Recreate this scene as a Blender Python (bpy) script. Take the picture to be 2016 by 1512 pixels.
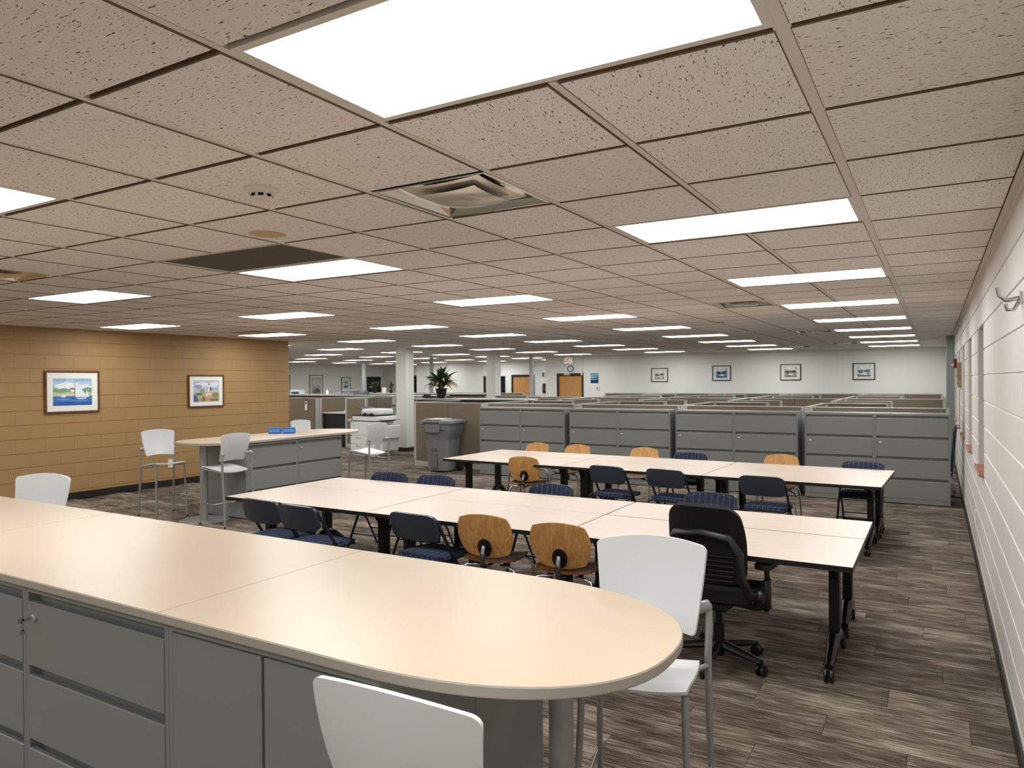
import bpy, math, random
from mathutils import Vector, Matrix
random.seed(7)
for o in list(bpy.data.objects): bpy.data.objects.remove(o, do_unlink=True)
scene = bpy.context.scene
COL = scene.collection

# ------------------------------------------------------------------ camera, world, exposure
CAM_X, CAM_Y, CAM_Z = 1.5287, -1.7958, 1.745
F_PX, YAW, PITCH, ROLL = 1419.7, 0.531, -0.0046, -0.0070
CEIL = CAM_Z + 0.83
fw = Vector((-math.sin(YAW)*math.cos(PITCH), math.cos(YAW)*math.cos(PITCH), math.sin(PITCH)))
rt0 = fw.cross(Vector((0, 0, 1))).normalized(); up0 = rt0.cross(fw)
rt = math.cos(ROLL)*rt0 + math.sin(ROLL)*up0
up = -math.sin(ROLL)*rt0 + math.cos(ROLL)*up0
cd = bpy.data.cameras.new('camera'); cam = bpy.data.objects.new('camera', cd); COL.objects.link(cam)
cd.sensor_fit = 'HORIZONTAL'; cd.sensor_width = 36.0; cd.lens = F_PX/2016*36.0
cd.clip_start = 0.05; cd.clip_end = 200
cam.matrix_world = Matrix(((rt.x, up.x, -fw.x, CAM_X), (rt.y, up.y, -fw.y, CAM_Y), (rt.z, up.z, -fw.z, CAM_Z), (0, 0, 0, 1)))
scene.camera = cam
w = bpy.data.worlds.new('world'); scene.world = w; w.use_nodes = True
w.node_tree.nodes['Background'].inputs[0].default_value = (0.02, 0.022, 0.03, 1)
w.node_tree.nodes['Background'].inputs[1].default_value = 1.0
scene.view_settings.view_transform = 'Standard'; scene.view_settings.look = 'None'
scene.view_settings.gamma = 1.0; scene.view_settings.use_curve_mapping = False
scene.view_settings.exposure = 0.82
LAMP = 8.0            # radiance of the ceiling light diffusers

def project(x, y, z):
    d = Vector((x-CAM_X, y-CAM_Y, z-CAM_Z)); zz = d.dot(fw)
    if zz < 0.15: return None
    return 1008+F_PX*d.dot(rt)/zz, 756-F_PX*d.dot(up)/zz, zz
def proj_area(pts):
    q = [project(*p) for p in pts]
    if any(a is None for a in q): return 0
    if max(a[0] for a in q) < 0 or min(a[0] for a in q) > 2016 or max(a[1] for a in q) < 0 or min(a[1] for a in q) > 1512: return 0
    q = [(min(max(a[0], -50), 2066), min(max(a[1], -50), 1562)) for a in q]
    return abs(sum(q[i][0]*q[(i+1) % len(q)][1]-q[(i+1) % len(q)][0]*q[i][1] for i in range(len(q))))/2

# ------------------------------------------------------------------ materials
def lin(c):
    c = c/255.0
    return c/12.92 if c <= 0.04045 else ((c+0.055)/1.055)**2.4
def rgb(r, g, b): return (lin(r), lin(g), lin(b), 1)
MATS = {}
def nodes(m): return m.node_tree.nodes, m.node_tree.links
def mat(name, col, rough=0.5, metal=0.0, bump=0.0, bscale=200.0, var=0.0, vscale=8.0, spec=0.5, coat=0.0):
    if name in MATS: return MATS[name]
    m = bpy.data.materials.new(name); m.use_nodes = True; N, L = nodes(m)
    b = N['Principled BSDF']
    b.inputs['Base Color'].default_value = col; b.inputs['Roughness'].default_value = rough
    b.inputs['Metallic'].default_value = metal; b.inputs['Specular IOR Level'].default_value = spec
    if coat: b.inputs['Coat Weight'].default_value = coat; b.inputs['Coat Roughness'].default_value = 0.15
    tc = N.new('ShaderNodeTexCoord')
    if var:
        n = N.new('ShaderNodeTexNoise'); n.inputs['Scale'].default_value = vscale; n.inputs['Detail'].default_value = 4
        L.new(tc.outputs['Object'], n.inputs['Vector'])
        mx = N.new('ShaderNodeMix'); mx.data_type = 'RGBA'
        mx.inputs['A'].default_value = tuple(c*(1-var) for c in col[:3])+(1,)
        mx.inputs['B'].default_value = tuple(min(1, c*(1+var)) for c in col[:3])+(1,)
        L.new(n.outputs['Fac'], mx.inputs['Factor']); L.new(mx.outputs['Result'], b.inputs['Base Color'])
    if bump:
        n = N.new('ShaderNodeTexNoise'); n.inputs['Scale'].default_value = bscale; n.inputs['Detail'].default_value = 3
        L.new(tc.outputs['Object'], n.inputs['Vector'])
        bp = N.new('ShaderNodeBump'); bp.inputs['Strength'].default_value = bump; bp.inputs['Distance'].default_value = 0.002
        L.new(n.outputs['Fac'], bp.inputs['Height']); L.new(bp.outputs['Normal'], b.inputs['Normal'])
    MATS[name] = m; return m

def wood(name, c1, c2, rough=0.4, axis='z', scale=1.0):
    m = bpy.data.materials.new(name); m.use_nodes = True; N, L = nodes(m); b = N['Principled BSDF']
    tc = N.new('ShaderNodeTexCoord'); mp = N.new('ShaderNodeMapping')
    s = {'z': (14, 14, 1.2), 'x': (1.2, 14, 14), 'y': (14, 1.2, 14)}[axis]
    mp.inputs['Scale'].default_value = tuple(v*scale for v in s); L.new(tc.outputs['Object'], mp.inputs['Vector'])
    n = N.new('ShaderNodeTexNoise'); n.inputs['Scale'].default_value = 3; n.inputs['Detail'].default_value = 8; n.inputs['Distortion'].default_value = 0.8
    L.new(mp.outputs['Vector'], n.inputs['Vector'])
    r = N.new('ShaderNodeValToRGB'); r.color_ramp.elements[0].position = 0.3; r.color_ramp.elements[1].position = 0.7
    r.color_ramp.elements[0].color = c1; r.color_ramp.elements[1].color = c2
    L.new(n.outputs['Fac'], r.inputs['Fac']); L.new(r.outputs['Color'], b.inputs['Base Color'])
    b.inputs['Roughness'].default_value = rough; MATS[name] = m; return m

def speck_laminate(name, c, rough, amt, grainx=1.0):
    m = bpy.data.materials.new(name); m.use_nodes = True; N, L = nodes(m); b = N['Principled BSDF']
    g = N.new('ShaderNodeNewGeometry'); mp = N.new('ShaderNodeMapping'); mp.inputs['Scale'].default_value = (grainx, 1, 1)
    L.new(g.outputs['Position'], mp.inputs['Vector'])
    n = N.new('ShaderNodeTexNoise'); n.inputs['Scale'].default_value = 260 if grainx == 1 else 40; n.inputs['Detail'].default_value = 5
    L.new(mp.outputs['Vector'], n.inputs['Vector'])
    n2 = N.new('ShaderNodeTexNoise'); n2.inputs['Scale'].default_value = 2.0; L.new(g.outputs['Position'], n2.inputs['Vector'])
    ad = N.new('ShaderNodeMath'); ad.operation = 'MULTIPLY_ADD'; ad.inputs[1].default_value = 0.35
    L.new(n2.outputs['Fac'], ad.inputs[0]); L.new(n.outputs['Fac'], ad.inputs[2])
    r = N.new('ShaderNodeValToRGB'); r.color_ramp.elements[0].position = 0.42; r.color_ramp.elements[1].position = 0.95
    r.color_ramp.elements[0].color = tuple(v*(1-amt) for v in c[:3])+(1,); r.color_ramp.elements[1].color = tuple(min(1, v*(1+amt)) for v in c[:3])+(1,)
    L.new(ad.outputs[0], r.inputs['Fac']); L.new(r.outputs['Color'], b.inputs['Base Color'])
    b.inputs['Roughness'].default_value = rough; MATS[name] = m; return m

def emis(name, col, s):
    m = bpy.data.materials.new(name); m.use_nodes = True; N, L = nodes(m)
    b = N['Principled BSDF']; b.inputs['Base Color'].default_value = (0.8, 0.8, 0.8, 1)
    b.inputs['Emission Color'].default_value = col; b.inputs['Emission Strength'].default_value = s
    MATS[name] = m; return m

def math_node(N, L, op, a, b=None, c=None):
    n = N.new('ShaderNodeMath'); n.operation = op
    for i, v in enumerate((a, b, c)):
        if v is None: continue
        if isinstance(v, (int, float)): n.inputs[i].default_value = v
        else: L.new(v, n.inputs[i])
    return n.outputs[0]

def ceiling_tile_mat():
    m = bpy.data.materials.new('ceiling_tile'); m.use_nodes = True; N, L = nodes(m); b = N['Principled BSDF']
    g = N.new('ShaderNodeNewGeometry'); sp = N.new('ShaderNodeSeparateXYZ'); L.new(g.outputs['Position'], sp.inputs[0])
    ix = math_node(N, L, 'FLOOR', math_node(N, L, 'DIVIDE', sp.outputs[0], 0.6096)); iy = math_node(N, L, 'FLOOR', math_node(N, L, 'DIVIDE', sp.outputs[1], 0.6096))
    cb = N.new('ShaderNodeCombineXYZ'); L.new(ix, cb.inputs[0]); L.new(iy, cb.inputs[1])
    wn = N.new('ShaderNodeTexWhiteNoise'); wn.noise_dimensions = '2D'; L.new(cb.outputs[0], wn.inputs['Vector'])
    ang = math_node(N, L, 'MULTIPLY', math_node(N, L, 'GREATER_THAN', wn.outputs['Value'], 0.6), 1.35)
    vr = N.new('ShaderNodeVectorRotate'); vr.rotation_type = 'Z_AXIS'; L.new(g.outputs['Position'], vr.inputs['Vector']); L.new(ang, vr.inputs['Angle'])
    mp = N.new('ShaderNodeMapping'); mp.inputs['Scale'].default_value = (0.28, 1.0, 1.0); L.new(vr.outputs[0], mp.inputs['Vector'])
    n1 = N.new('ShaderNodeTexNoise'); n1.inputs['Scale'].default_value = 185; n1.inputs['Detail'].default_value = 1.5; n1.inputs['Distortion'].default_value = 0.6
    L.new(mp.outputs[0], n1.inputs['Vector'])
    f1 = N.new('ShaderNodeMapRange'); f1.inputs[1].default_value = 0.645; f1.inputs[2].default_value = 0.69; L.new(n1.outputs['Fac'], f1.inputs[0])
    v = N.new('ShaderNodeTexVoronoi'); v.inputs['Scale'].default_value = 75; L.new(g.outputs['Position'], v.inputs['Vector'])
    f2 = N.new('ShaderNodeMapRange'); f2.inputs[1].default_value = 0.15; f2.inputs[2].default_value = 0.10; L.new(v.outputs['Distance'], f2.inputs[0])
    f2b = math_node(N, L, 'MULTIPLY', f2.outputs[0], 0.6)
    fac = math_node(N, L, 'MAXIMUM', f1.outputs[0], f2b)
    tint = N.new('ShaderNodeMix'); tint.data_type = 'RGBA'; tint.inputs['A'].default_value = rgb(238, 231, 226); tint.inputs['B'].default_value = rgb(245, 239, 234)
    L.new(wn.outputs['Value'], tint.inputs['Factor'])
    mx = N.new('ShaderNodeMix'); mx.data_type = 'RGBA'; mx.inputs['B'].default_value = rgb(95, 84, 74)
    L.new(tint.outputs['Result'], mx.inputs['A']); L.new(fac, mx.inputs['Factor']); L.new(mx.outputs['Result'], b.inputs['Base Color'])
    b.inputs['Roughness'].default_value = 0.9; b.inputs['Specular IOR Level'].default_value = 0.15
    bp = N.new('ShaderNodeBump'); bp.inputs['Strength'].default_value = 0.5; bp.inputs['Distance'].default_value = 0.003; bp.invert = True
    L.new(fac, bp.inputs['Height']); L.new(bp.outputs['Normal'], b.inputs['Normal'])
    MATS['ceiling_tile'] = m; return m

PLANK_L, PLANK_W = 1.0, 0.25
def carpet_mat():
    m = bpy.data.materials.new('carpet'); m.use_nodes = True; N, L = nodes(m); b = N['Principled BSDF']
    g = N.new('ShaderNodeNewGeometry'); sp = N.new('ShaderNodeSeparateXYZ'); L.new(g.outputs['Position'], sp.inputs[0])
    row = math_node(N, L, 'FLOOR', math_node(N, L, 'DIVIDE', sp.outputs[1], PLANK_W))
    off = math_node(N, L, 'MULTIPLY', math_node(N, L, 'FRACT', math_node(N, L, 'MULTIPLY', row, 0.37)), PLANK_L)
    colm = math_node(N, L, 'FLOOR', math_node(N, L, 'DIVIDE', math_node(N, L, 'ADD', sp.outputs[0], off), PLANK_L))
    cb = N.new('ShaderNodeCombineXYZ'); L.new(row, cb.inputs[0]); L.new(colm, cb.inputs[1])
    wn = N.new('ShaderNodeTexWhiteNoise'); wn.noise_dimensions = '2D'; L.new(cb.outputs[0], wn.inputs['Vector'])
    sc = N.new('ShaderNodeVectorMath'); sc.operation = 'MULTIPLY_ADD'; sc.inputs[1].default_value = (7, 7, 0)
    L.new(wn.outputs['Color'], sc.inputs[0]); L.new(g.outputs['Position'], sc.inputs[2])
    mp = N.new('ShaderNodeMapping'); mp.inputs['Scale'].default_value = (5.0, 95, 1); L.new(sc.outputs[0], mp.inputs['Vector'])
    n1 = N.new('ShaderNodeTexNoise'); n1.inputs['Scale'].default_value = 1; n1.inputs['Detail'].default_value = 8; n1.inputs['Roughness'].default_value = 0.72; L.new(mp.outputs[0], n1.inputs['Vector'])
    mp2 = N.new('ShaderNodeMapping'); mp2.inputs['Scale'].default_value = (3.0, 9, 1); L.new(sc.outputs[0], mp2.inputs['Vector'])
    n2 = N.new('ShaderNodeTexNoise'); n2.inputs['Scale'].default_value = 1; n2.inputs['Detail'].default_value = 2; L.new(mp2.outputs[0], n2.inputs['Vector'])
    n3 = N.new('ShaderNodeTexNoise'); n3.inputs['Scale'].default_value = 420; L.new(g.outputs['Position'], n3.inputs['Vector'])
    t = math_node(N, L, 'MULTIPLY_ADD', n2.outputs['Fac'], 0.45, math_node(N, L, 'MULTIPLY_ADD', n1.outputs['Fac'], 1.25, -0.16))
    t = math_node(N, L, 'MULTIPLY_ADD', wn.outputs['Value'], 0.12, t)
    t = math_node(N, L, 'MULTIPLY_ADD', n3.outputs['Fac'], 0.40, t)
    r = N.new('ShaderNodeValToRGB'); r.color_ramp.elements[0].position = 0.62; r.color_ramp.elements[1].position = 0.93
    r.color_ramp.elements[0].color = rgb(64, 53, 47); r.color_ramp.elements[1].color = rgb(178, 164, 148)
    e = r.color_ramp.elements.new(0.765); e.color = rgb(104, 91, 80)
    # ramp clamps to 1
    t = math_node(N, L, 'MULTIPLY', t, 0.80)
    L.new(t, r.inputs['Fac']); L.new(r.outputs['Color'], b.inputs['Base Color'])
    b.inputs['Roughness'].default_value = 0.95; b.inputs['Specular IOR Level'].default_value = 0.1
    bp = N.new('ShaderNodeBump'); bp.inputs['Strength'].default_value = 0.5; bp.inputs['Distance'].default_value = 0.003
    L.new(n3.outputs['Fac'], bp.inputs['Height']); L.new(bp.outputs['Normal'], b.inputs['Normal'])
    MATS['carpet'] = m; return m

def plaid_mat():
    m = bpy.data.materials.new('navy_plaid'); m.use_nodes = True; N, L = nodes(m); b = N['Principled BSDF']
    tc = N.new('ShaderNodeTexCoord'); sp = N.new('ShaderNodeSeparateXYZ'); L.new(tc.outputs['Object'], sp.inputs[0])
    def line(o, pitch, wd):
        fr = math_node(N, L, 'FRACT', math_node(N, L, 'DIVIDE', math_node(N, L, 'ADD', o, 5.0), pitch))
        return math_node(N, L, 'LESS_THAN', fr, wd)
    a = line(sp.outputs[0], 0.052, 0.10); c = math_node(N, L, 'ADD', sp.outputs[1], math_node(N, L, 'MULTIPLY', sp.outputs[2], 1.0))
    d = line(c, 0.07, 0.07)
    s = math_node(N, L, 'ADD', math_node(N, L, 'MULTIPLY', a, 0.35), math_node(N, L, 'MULTIPLY', d, 0.2))
    s = math_node(N, L, 'ADD', s, math_node(N, L, 'MULTIPLY', math_node(N, L, 'MULTIPLY', a, d), 0.45))
    n = N.new('ShaderNodeTexNoise'); n.inputs['Scale'].default_value = 300; L.new(tc.outputs['Object'], n.inputs['Vector'])
    s = math_node(N, L, 'MULTIPLY', s, math_node(N, L, 'ADD', n.outputs['Fac'], 0.4))
    mx = N.new('ShaderNodeMix'); mx.data_type = 'RGBA'; mx.inputs['A'].default_value = rgb(50, 56, 78); mx.inputs['B'].default_value = rgb(142, 150, 172)
    L.new(s, mx.inputs['Factor']); L.new(mx.outputs['Result'], b.inputs['Base Color'])
    b.inputs['Roughness'].default_value = 0.95; b.inputs['Specular IOR Level'].default_value = 0.2
    MATS['navy_plaid'] = m; return m

M_TILE = ceiling_tile_mat(); M_CARPET = carpet_mat(); M_PLAID = plaid_mat()
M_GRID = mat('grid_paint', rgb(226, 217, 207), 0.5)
M_TEE = mat('shaded_tee_paint', rgb(150, 134, 118), 0.6)  # grid paint darkened to carry the shade of the recessed cross tees
M_TEDGE = mat('raw_tile_edge_shade', rgb(118, 98, 80), 0.9)  # raw brown tile edge, with the shade of the reveal lines painted in
M_PLEN = mat('reveal_shade', rgb(92, 80, 70), 0.9)  # slab colour stands in for the shade in gaps between tiles
M_TAN = mat('tan_block_paint', rgb(165, 130, 84), 0.62, bump=0.5, bscale=160, var=0.05, vscale=2.5)
M_TANJ = mat('tan_joint_paint', rgb(162, 127, 82), 0.6)
M_WBLK = mat('white_block_paint', rgb(216, 209, 202), 0.55, bump=0.5, bscale=160, var=0.025, vscale=2.5)
M_WJNT = mat('white_joint_paint', rgb(214, 207, 200), 0.5)
M_WALL = mat('painted_drywall', rgb(232, 231, 225), 0.7, bump=0.12, bscale=300)
M_BASE = mat('black_cove_base', rgb(34, 28, 26), 0.45)
M_CAB = mat('grey_cabinet_steel', rgb(137, 138, 135), 0.42, spec=0.4)
M_CABD = mat('dark_grey_gap_shade', rgb(62, 62, 59), 0.6)  # dark grey parts, and the painted shade behind cabinet doors
M_TOP = speck_laminate('counter_laminate', rgb(210, 188, 162), 0.34, 0.06)
M_EDGE = mat('taupe_edge_band', rgb(176, 166, 154), 0.45)
M_TBL = speck_laminate('table_laminate', rgb(220, 200, 183), 0.36, 0.05, 0.06)
M_BLK = mat('black_plastic', rgb(13, 13, 14), 0.42)
M_BLKM = mat('black_metal', rgb(14, 14, 15), 0.42, spec=0.4)
M_BLKF = mat('black_mesh_fabric', rgb(10, 10, 11), 0.85, bump=0.4, bscale=500)
M_GLOSSB = mat('black_chrome', rgb(60, 58, 60), 0.18, 0.9)
M_WPL = mat('white_plastic', rgb(226, 226, 226), 0.36)
M_SILV = mat('silver_paint', rgb(160, 160, 158), 0.38, 0.35)
M_CHRD = mat('dark_chrome', rgb(128, 128, 130), 0.2, 1.0)
M_LOCK = mat('lock_nickel', rgb(214, 212, 206), 0.3, 0.5)
M_CHR = mat('chrome', rgb(205, 205, 208), 0.12, 1.0)
M_NAVYV = mat('navy_vinyl', rgb(46, 53, 66), 0.34, bump=0.15, bscale=350)
M_NAVYM = mat('navy_metal', rgb(40, 44, 56), 0.38, 0.2)
M_PLY = wood('chair_ply', rgb(190, 132, 72), rgb(222, 168, 104), 0.42)
M_PLYS = wood('chair_seat_ply', rgb(106, 62, 32), rgb(142, 90, 52), 0.38, 'y')
M_DOOR = wood('oak_door', rgb(178, 122, 62), rgb(205, 152, 88), 0.45)
M_FRAMEW = wood('frame_wood', rgb(80, 40, 20), rgb(126, 72, 40), 0.4)
M_FRAMEB = mat('frame_dark', rgb(48, 30, 22), 0.45)
M_MATB = mat('mat_board', rgb(238, 235, 226), 0.8)
M_PANEL = mat('cubicle_fabric', rgb(124, 110, 94), 0.95, bump=0.3, bscale=500, spec=0.1)
M_PFRAME = mat('cubicle_frame', rgb(178, 176, 168), 0.5)
M_COLM = mat('column_paint', rgb(222, 222, 214), 0.6)
M_POLE = mat('pole_grey', rgb(175, 177, 175), 0.45)
M_BIN = mat('bin_grey', rgb(122, 124, 123), 0.55, bump=0.2, bscale=120)
M_COPW = mat('copier_white', rgb(228, 228, 226), 0.45)
M_SILL = wood('sill_tile', rgb(150, 92, 66), rgb(184, 122, 92), 0.5, 'y')
M_LEAF = mat('leaf_green', rgb(52, 74, 40), 0.45, var=0.3, vscale=30)
M_LEAFY = mat('leaf_yellow', rgb(160, 132, 74), 0.6, var=0.2, vscale=30)
M_RED = mat('alarm_red', rgb(110, 22, 22), 0.4)
M_PILLAR = mat('pillar_grey', rgb(128, 130, 128), 0.6)
M_LAMP = emis('lamp_diffuser', (0.945, 0.985, 1.0, 1), LAMP)
M_EXIT = emis('exit_face', (1.0, 0.93, 0.88, 1), 0.2)
M_EXITR = mat('exit_red', rgb(190, 40, 45), 0.5)
M_STEEL = mat('brushed_steel', rgb(190, 188, 182), 0.22, 1.0)
M_VENTP = mat('vent_metal', rgb(214, 206, 195), 0.2, 0.65)
M_VENTC = mat('vent_polished', rgb(200, 194, 184), 0.13, 0.95)
M_VDARK = mat('vent_dark', rgb(40, 38, 36), 0.7)
M_NIGHT = mat('night_glass', rgb(12, 16, 26), 0.05)
M_OUTLET = mat('outlet_ivory', rgb(228, 216, 186), 0.45)
M_WORK = mat('grey_worktop', rgb(196, 194, 188), 0.45)

# ------------------------------------------------------------------ mesh builder
class MB:
    def __init__(s): s.v = []; s.f = []; s.m = []; s.cur = 0
    def add(s, vs, fs):
        o = len(s.v); s.v += [tuple(p) for p in vs]; s.f += [tuple(o+i for i in f) for f in fs]; s.m += [s.cur]*len(fs); return s
    def box(s, x0, x1, y0, y1, z0, z1, b=0.0):
        if b <= 0:
            return s.add([(x0,y0,z0),(x1,y0,z0),(x1,y1,z0),(x0,y1,z0),(x0,y0,z1),(x1,y0,z1),(x1,y1,z1),(x0,y1,z1)],
                  [(0,3,2,1),(4,5,6,7),(0,1,5,4),(1,2,6,5),(2,3,7,6),(3,0,4,7)])
        X, Y, Z = (x0, x1), (y0, y1), (z0, z1); vs = []; idx = {}
        for i in (0, 1):
            for j in (0, 1):
                for k in (0, 1):
                    sx, sy, sz = (b if i == 0 else -b), (b if j == 0 else -b), (b if k == 0 else -b)
                    for a, p in enumerate(((X[i], Y[j]+sy, Z[k]+sz), (X[i]+sx, Y[j], Z[k]+sz), (X[i]+sx, Y[j]+sy, Z[k]))):
                        idx[(i, j, k, a)] = len(vs); vs.append(p)
        fs = []
        def q(*ids):
            c = [vs[i] for i in ids]; ctr = Vector(((x0+x1)/2, (y0+y1)/2, (z0+z1)/2))
            n = (Vector(c[1])-Vector(c[0])).cross(Vector(c[2])-Vector(c[0])); mid = sum((Vector(p) for p in c), Vector())/len(c)
            fs.append(tuple(ids) if n.dot(mid-ctr) > 0 else tuple(reversed(ids)))
        for i in (0, 1):
            q(idx[(i,0,0,0)], idx[(i,1,0,0)], idx[(i,1,1,0)], idx[(i,0,1,0)])
            q(idx[(0,i,0,1)], idx[(1,i,0,1)], idx[(1,i,1,1)], idx[(0,i,1,1)])
            q(idx[(0,0,i,2)], idx[(1,0,i,2)], idx[(1,1,i,2)], idx[(0,1,i,2)])
            for j in (0, 1):
                q(idx[(i,j,0,0)], idx[(i,j,1,0)], idx[(i,j,1,1)], idx[(i,j,0,1)])
                q(idx[(i,0,j,0)], idx[(i,1,j,0)], idx[(i,1,j,2)], idx[(i,0,j,2)])
                q(idx[(0,i,j,1)], idx[(1,i,j,1)], idx[(1,i,j,2)], idx[(0,i,j,2)])
                for k in (0, 1): q(idx[(i,j,k,0)], idx[(i,j,k,1)], idx[(i,j,k,2)])
        return s.add(vs, fs)
    def tube(s, pts, r, n=8, caps=True, flat=1.0):
        P = [Vector(p) for p in pts]; rs = r if isinstance(r, (list, tuple)) else [r]*len(P)
        vs = []; fs = []; prev = None
        for i, p in enumerate(P):
            t = (P[min(i+1, len(P)-1)]-P[max(i-1, 0)]).normalized()
            if prev is None:
                a = Vector((0, 0, 1)) if abs(t.z) < 0.9 else Vector((0, 1, 0)); u = t.cross(a).normalized()
            else:
                u = (prev-t*prev.dot(t)).normalized()
            prev = u; vv = t.cross(u)
            for k in range(n):
                a = 2*math.pi*k/n; vs.append(p+u*(math.cos(a)*rs[i])+vv*(math.sin(a)*rs[i]*flat))
        for i in range(len(P)-1):
            for k in range(n): fs.append((i*n+k, i*n+(k+1) % n, (i+1)*n+(k+1) % n, (i+1)*n+k))
        if caps: fs.append(tuple(reversed(range(n)))); fs.append(tuple((len(P)-1)*n+k for k in range(n)))
        return s.add(vs, fs)
    def lathe(s, prof, c=(0, 0, 0), n=20, axis='z'):
        vs = []; fs = []
        for (r, z) in prof:
            for k in range(n):
                a = 2*math.pi*k/n; x, y = r*math.cos(a), r*math.sin(a)
                p = (x, y, z) if axis == 'z' else ((z, x, y) if axis == 'x' else (y, z, x))
                vs.append((p[0]+c[0], p[1]+c[1], p[2]+c[2]))
        for i in range(len(prof)-1):
            for k in range(n): fs.append((i*n+k, i*n+(k+1) % n, (i+1)*n+(k+1) % n, (i+1)*n+k))
        fs.append(tuple(reversed(range(n)))); fs.append(tuple((len(prof)-1)*n+k for k in range(n)))
        return s.add(vs, fs)
    def prism(s, poly, z0, z1, plane='xy'):
        n = len(poly)
        def P(a, b, h): return (a, b, h) if plane == 'xy' else ((a, h, b) if plane == 'xz' else (h, a, b))
        vs = [P(a, b, z0) for a, b in poly]+[P(a, b, z1) for a, b in poly]
        fs = [tuple(reversed(range(n))), tuple(range(n, 2*n))]+[(i, (i+1) % n, n+(i+1) % n, n+i) for i in range(n)]
        if plane == 'xz': fs = [tuple(reversed(f)) for f in fs]
        return s.add(vs, fs)
    def shell(s, fn, nu, nv, th, k=0.3, rc=0.0):
        top = []
        def P(u, v):
            if rc and abs(u) > 1-rc and abs(v) > 1-rc:
                a_, b_ = (abs(u)-1+rc)/rc, (abs(v)-1+rc)/rc
                u, v = math.copysign(1-rc+rc*a_*math.sqrt(1-b_*b_/2), u), math.copysign(1-rc+rc*b_*math.sqrt(1-a_*a_/2), v)
            return Vector(fn(u*math.sqrt(1-k*v*v/2), v*math.sqrt(1-k*u*u/2)))
        for j in range(nv+1):
            for i in range(nu+1): top.append((-1+2*i/nu, -1+2*j/nv))
        pts = []; nor = []
        for (u, v) in top:
            e = 1e-3; p = P(u, v)
            du = P(min(u+e, 1), v)-P(max(u-e, -1), v); dv = P(u, min(v+e, 1))-P(u, max(v-e, -1))
            pts.append(p); nn = du.cross(dv); nor.append(nn.normalized() if nn.length > 1e-12 else Vector((0, 0, 1)))
        W = nu+1; N = len(pts)
        rim = [j*W+i for j in (0,) for i in range(W)]+[j*W+nu for j in range(1, nv+1)]+[nv*W+i for i in range(nu-1, -1, -1)]+[j*W for j in range(nv-1, 0, -1)]
        vs = [p+n*(th/2) for p, n in zip(pts, nor)]+[p-n*(th/2) for p, n in zip(pts, nor)]
        fs = []
        for j in range(nv):
            for i in range(nu):
                a = j*W+i; fs.append((a, a+1, a+W+1, a+W)); fs.append((N+a, N+a+W, N+a+W+1, N+a+1))
        for a, b in zip(rim, rim[1:]+rim[:1]): fs.append((a, N+a, N+b, b))
        return s.add(vs, fs)
    def quad(s, a, b, c, d): return s.add([a, b, c, d], [(0, 1, 2, 3)])
    def mesh(s, name, mats, smooth=None):
        me = bpy.data.meshes.new(name); me.from_pydata(s.v, [], s.f)
        for m in (mats if isinstance(mats, (list, tuple)) else [mats]): me.materials.append(m)
        if max(s.m or [0]) > 0: me.polygons.foreach_set('material_index', s.m)
        if smooth is not None:
            me.shade_smooth(); me.set_sharp_from_angle(angle=math.radians(smooth))
        me.update(); return me
    def build(s, name, mats, parent=None, smooth=None, loc=None, rotz=0.0):
        return link(name, s.mesh(name, mats, smooth), parent, loc, rotz)
def link(name, data, parent=None, loc=None, rotz=0.0):
    o = bpy.data.objects.new(name, data); COL.objects.link(o)
    if parent: o.parent = parent
    if loc: o.location = loc
    o.rotation_euler = (0, 0, rotz); return o
def tag(o, label, cat=None, group=None, kind=None):
    o['label'] = label
    if cat: o['category'] = cat
    if group: o['group'] = group
    if kind: o['kind'] = kind
    return o
def thing(name, label, cat, loc=(0, 0, 0), rotz=0.0, group=None):
    return tag(link(name, None, None, loc, rotz), label, cat, group)
def struct(o, label=None):
    o['kind'] = 'structure'
    if label: o['label'] = label
    return o
CH = {}
def dup(root, loc, rotz, label, group=None):
    def cp(o, par):
        c = o.copy(); COL.objects.link(c); c.parent = par
        for ch in kids.get(o, []): cp(ch, c)
        return c
    kids = {}
    def walk(o):
        kids[o] = [x for x in bpy.data.objects if x.parent == o] if o not in CH else CH[o]
        CH[o] = kids[o]
        for x in kids[o]: walk(x)
    walk(root); r = cp(root, None)
    r.location = loc; r.rotation_euler = (0, 0, rotz); r['label'] = label
    if group: r['group'] = group
    return r
ORD = ['nearest', 'second', 'third', 'fourth', 'fifth', 'sixth', 'seventh', 'eighth', 'ninth', 'tenth', 'eleventh', 'twelfth', 'thirteenth']
T = 0.6096
R = math.radians

# ------------------------------------------------------------------ the room: outline
XR = 1.856; XT = -9.70; YT_END = 8.45; YF = 20.6; XJ = -10.1; YF2 = 25.1; XJ2 = -19.3; YF3 = 28.0; XL = -24.0; YB = -4.2
def inside(x, y):
    if x > XR or y < YB or x < XL or y > YF3: return False
    if x < XT and y < YT_END: return False
    if x > XJ and y > YF: return False
    if x > XJ2 and y > YF2: return False
    return True
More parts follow.
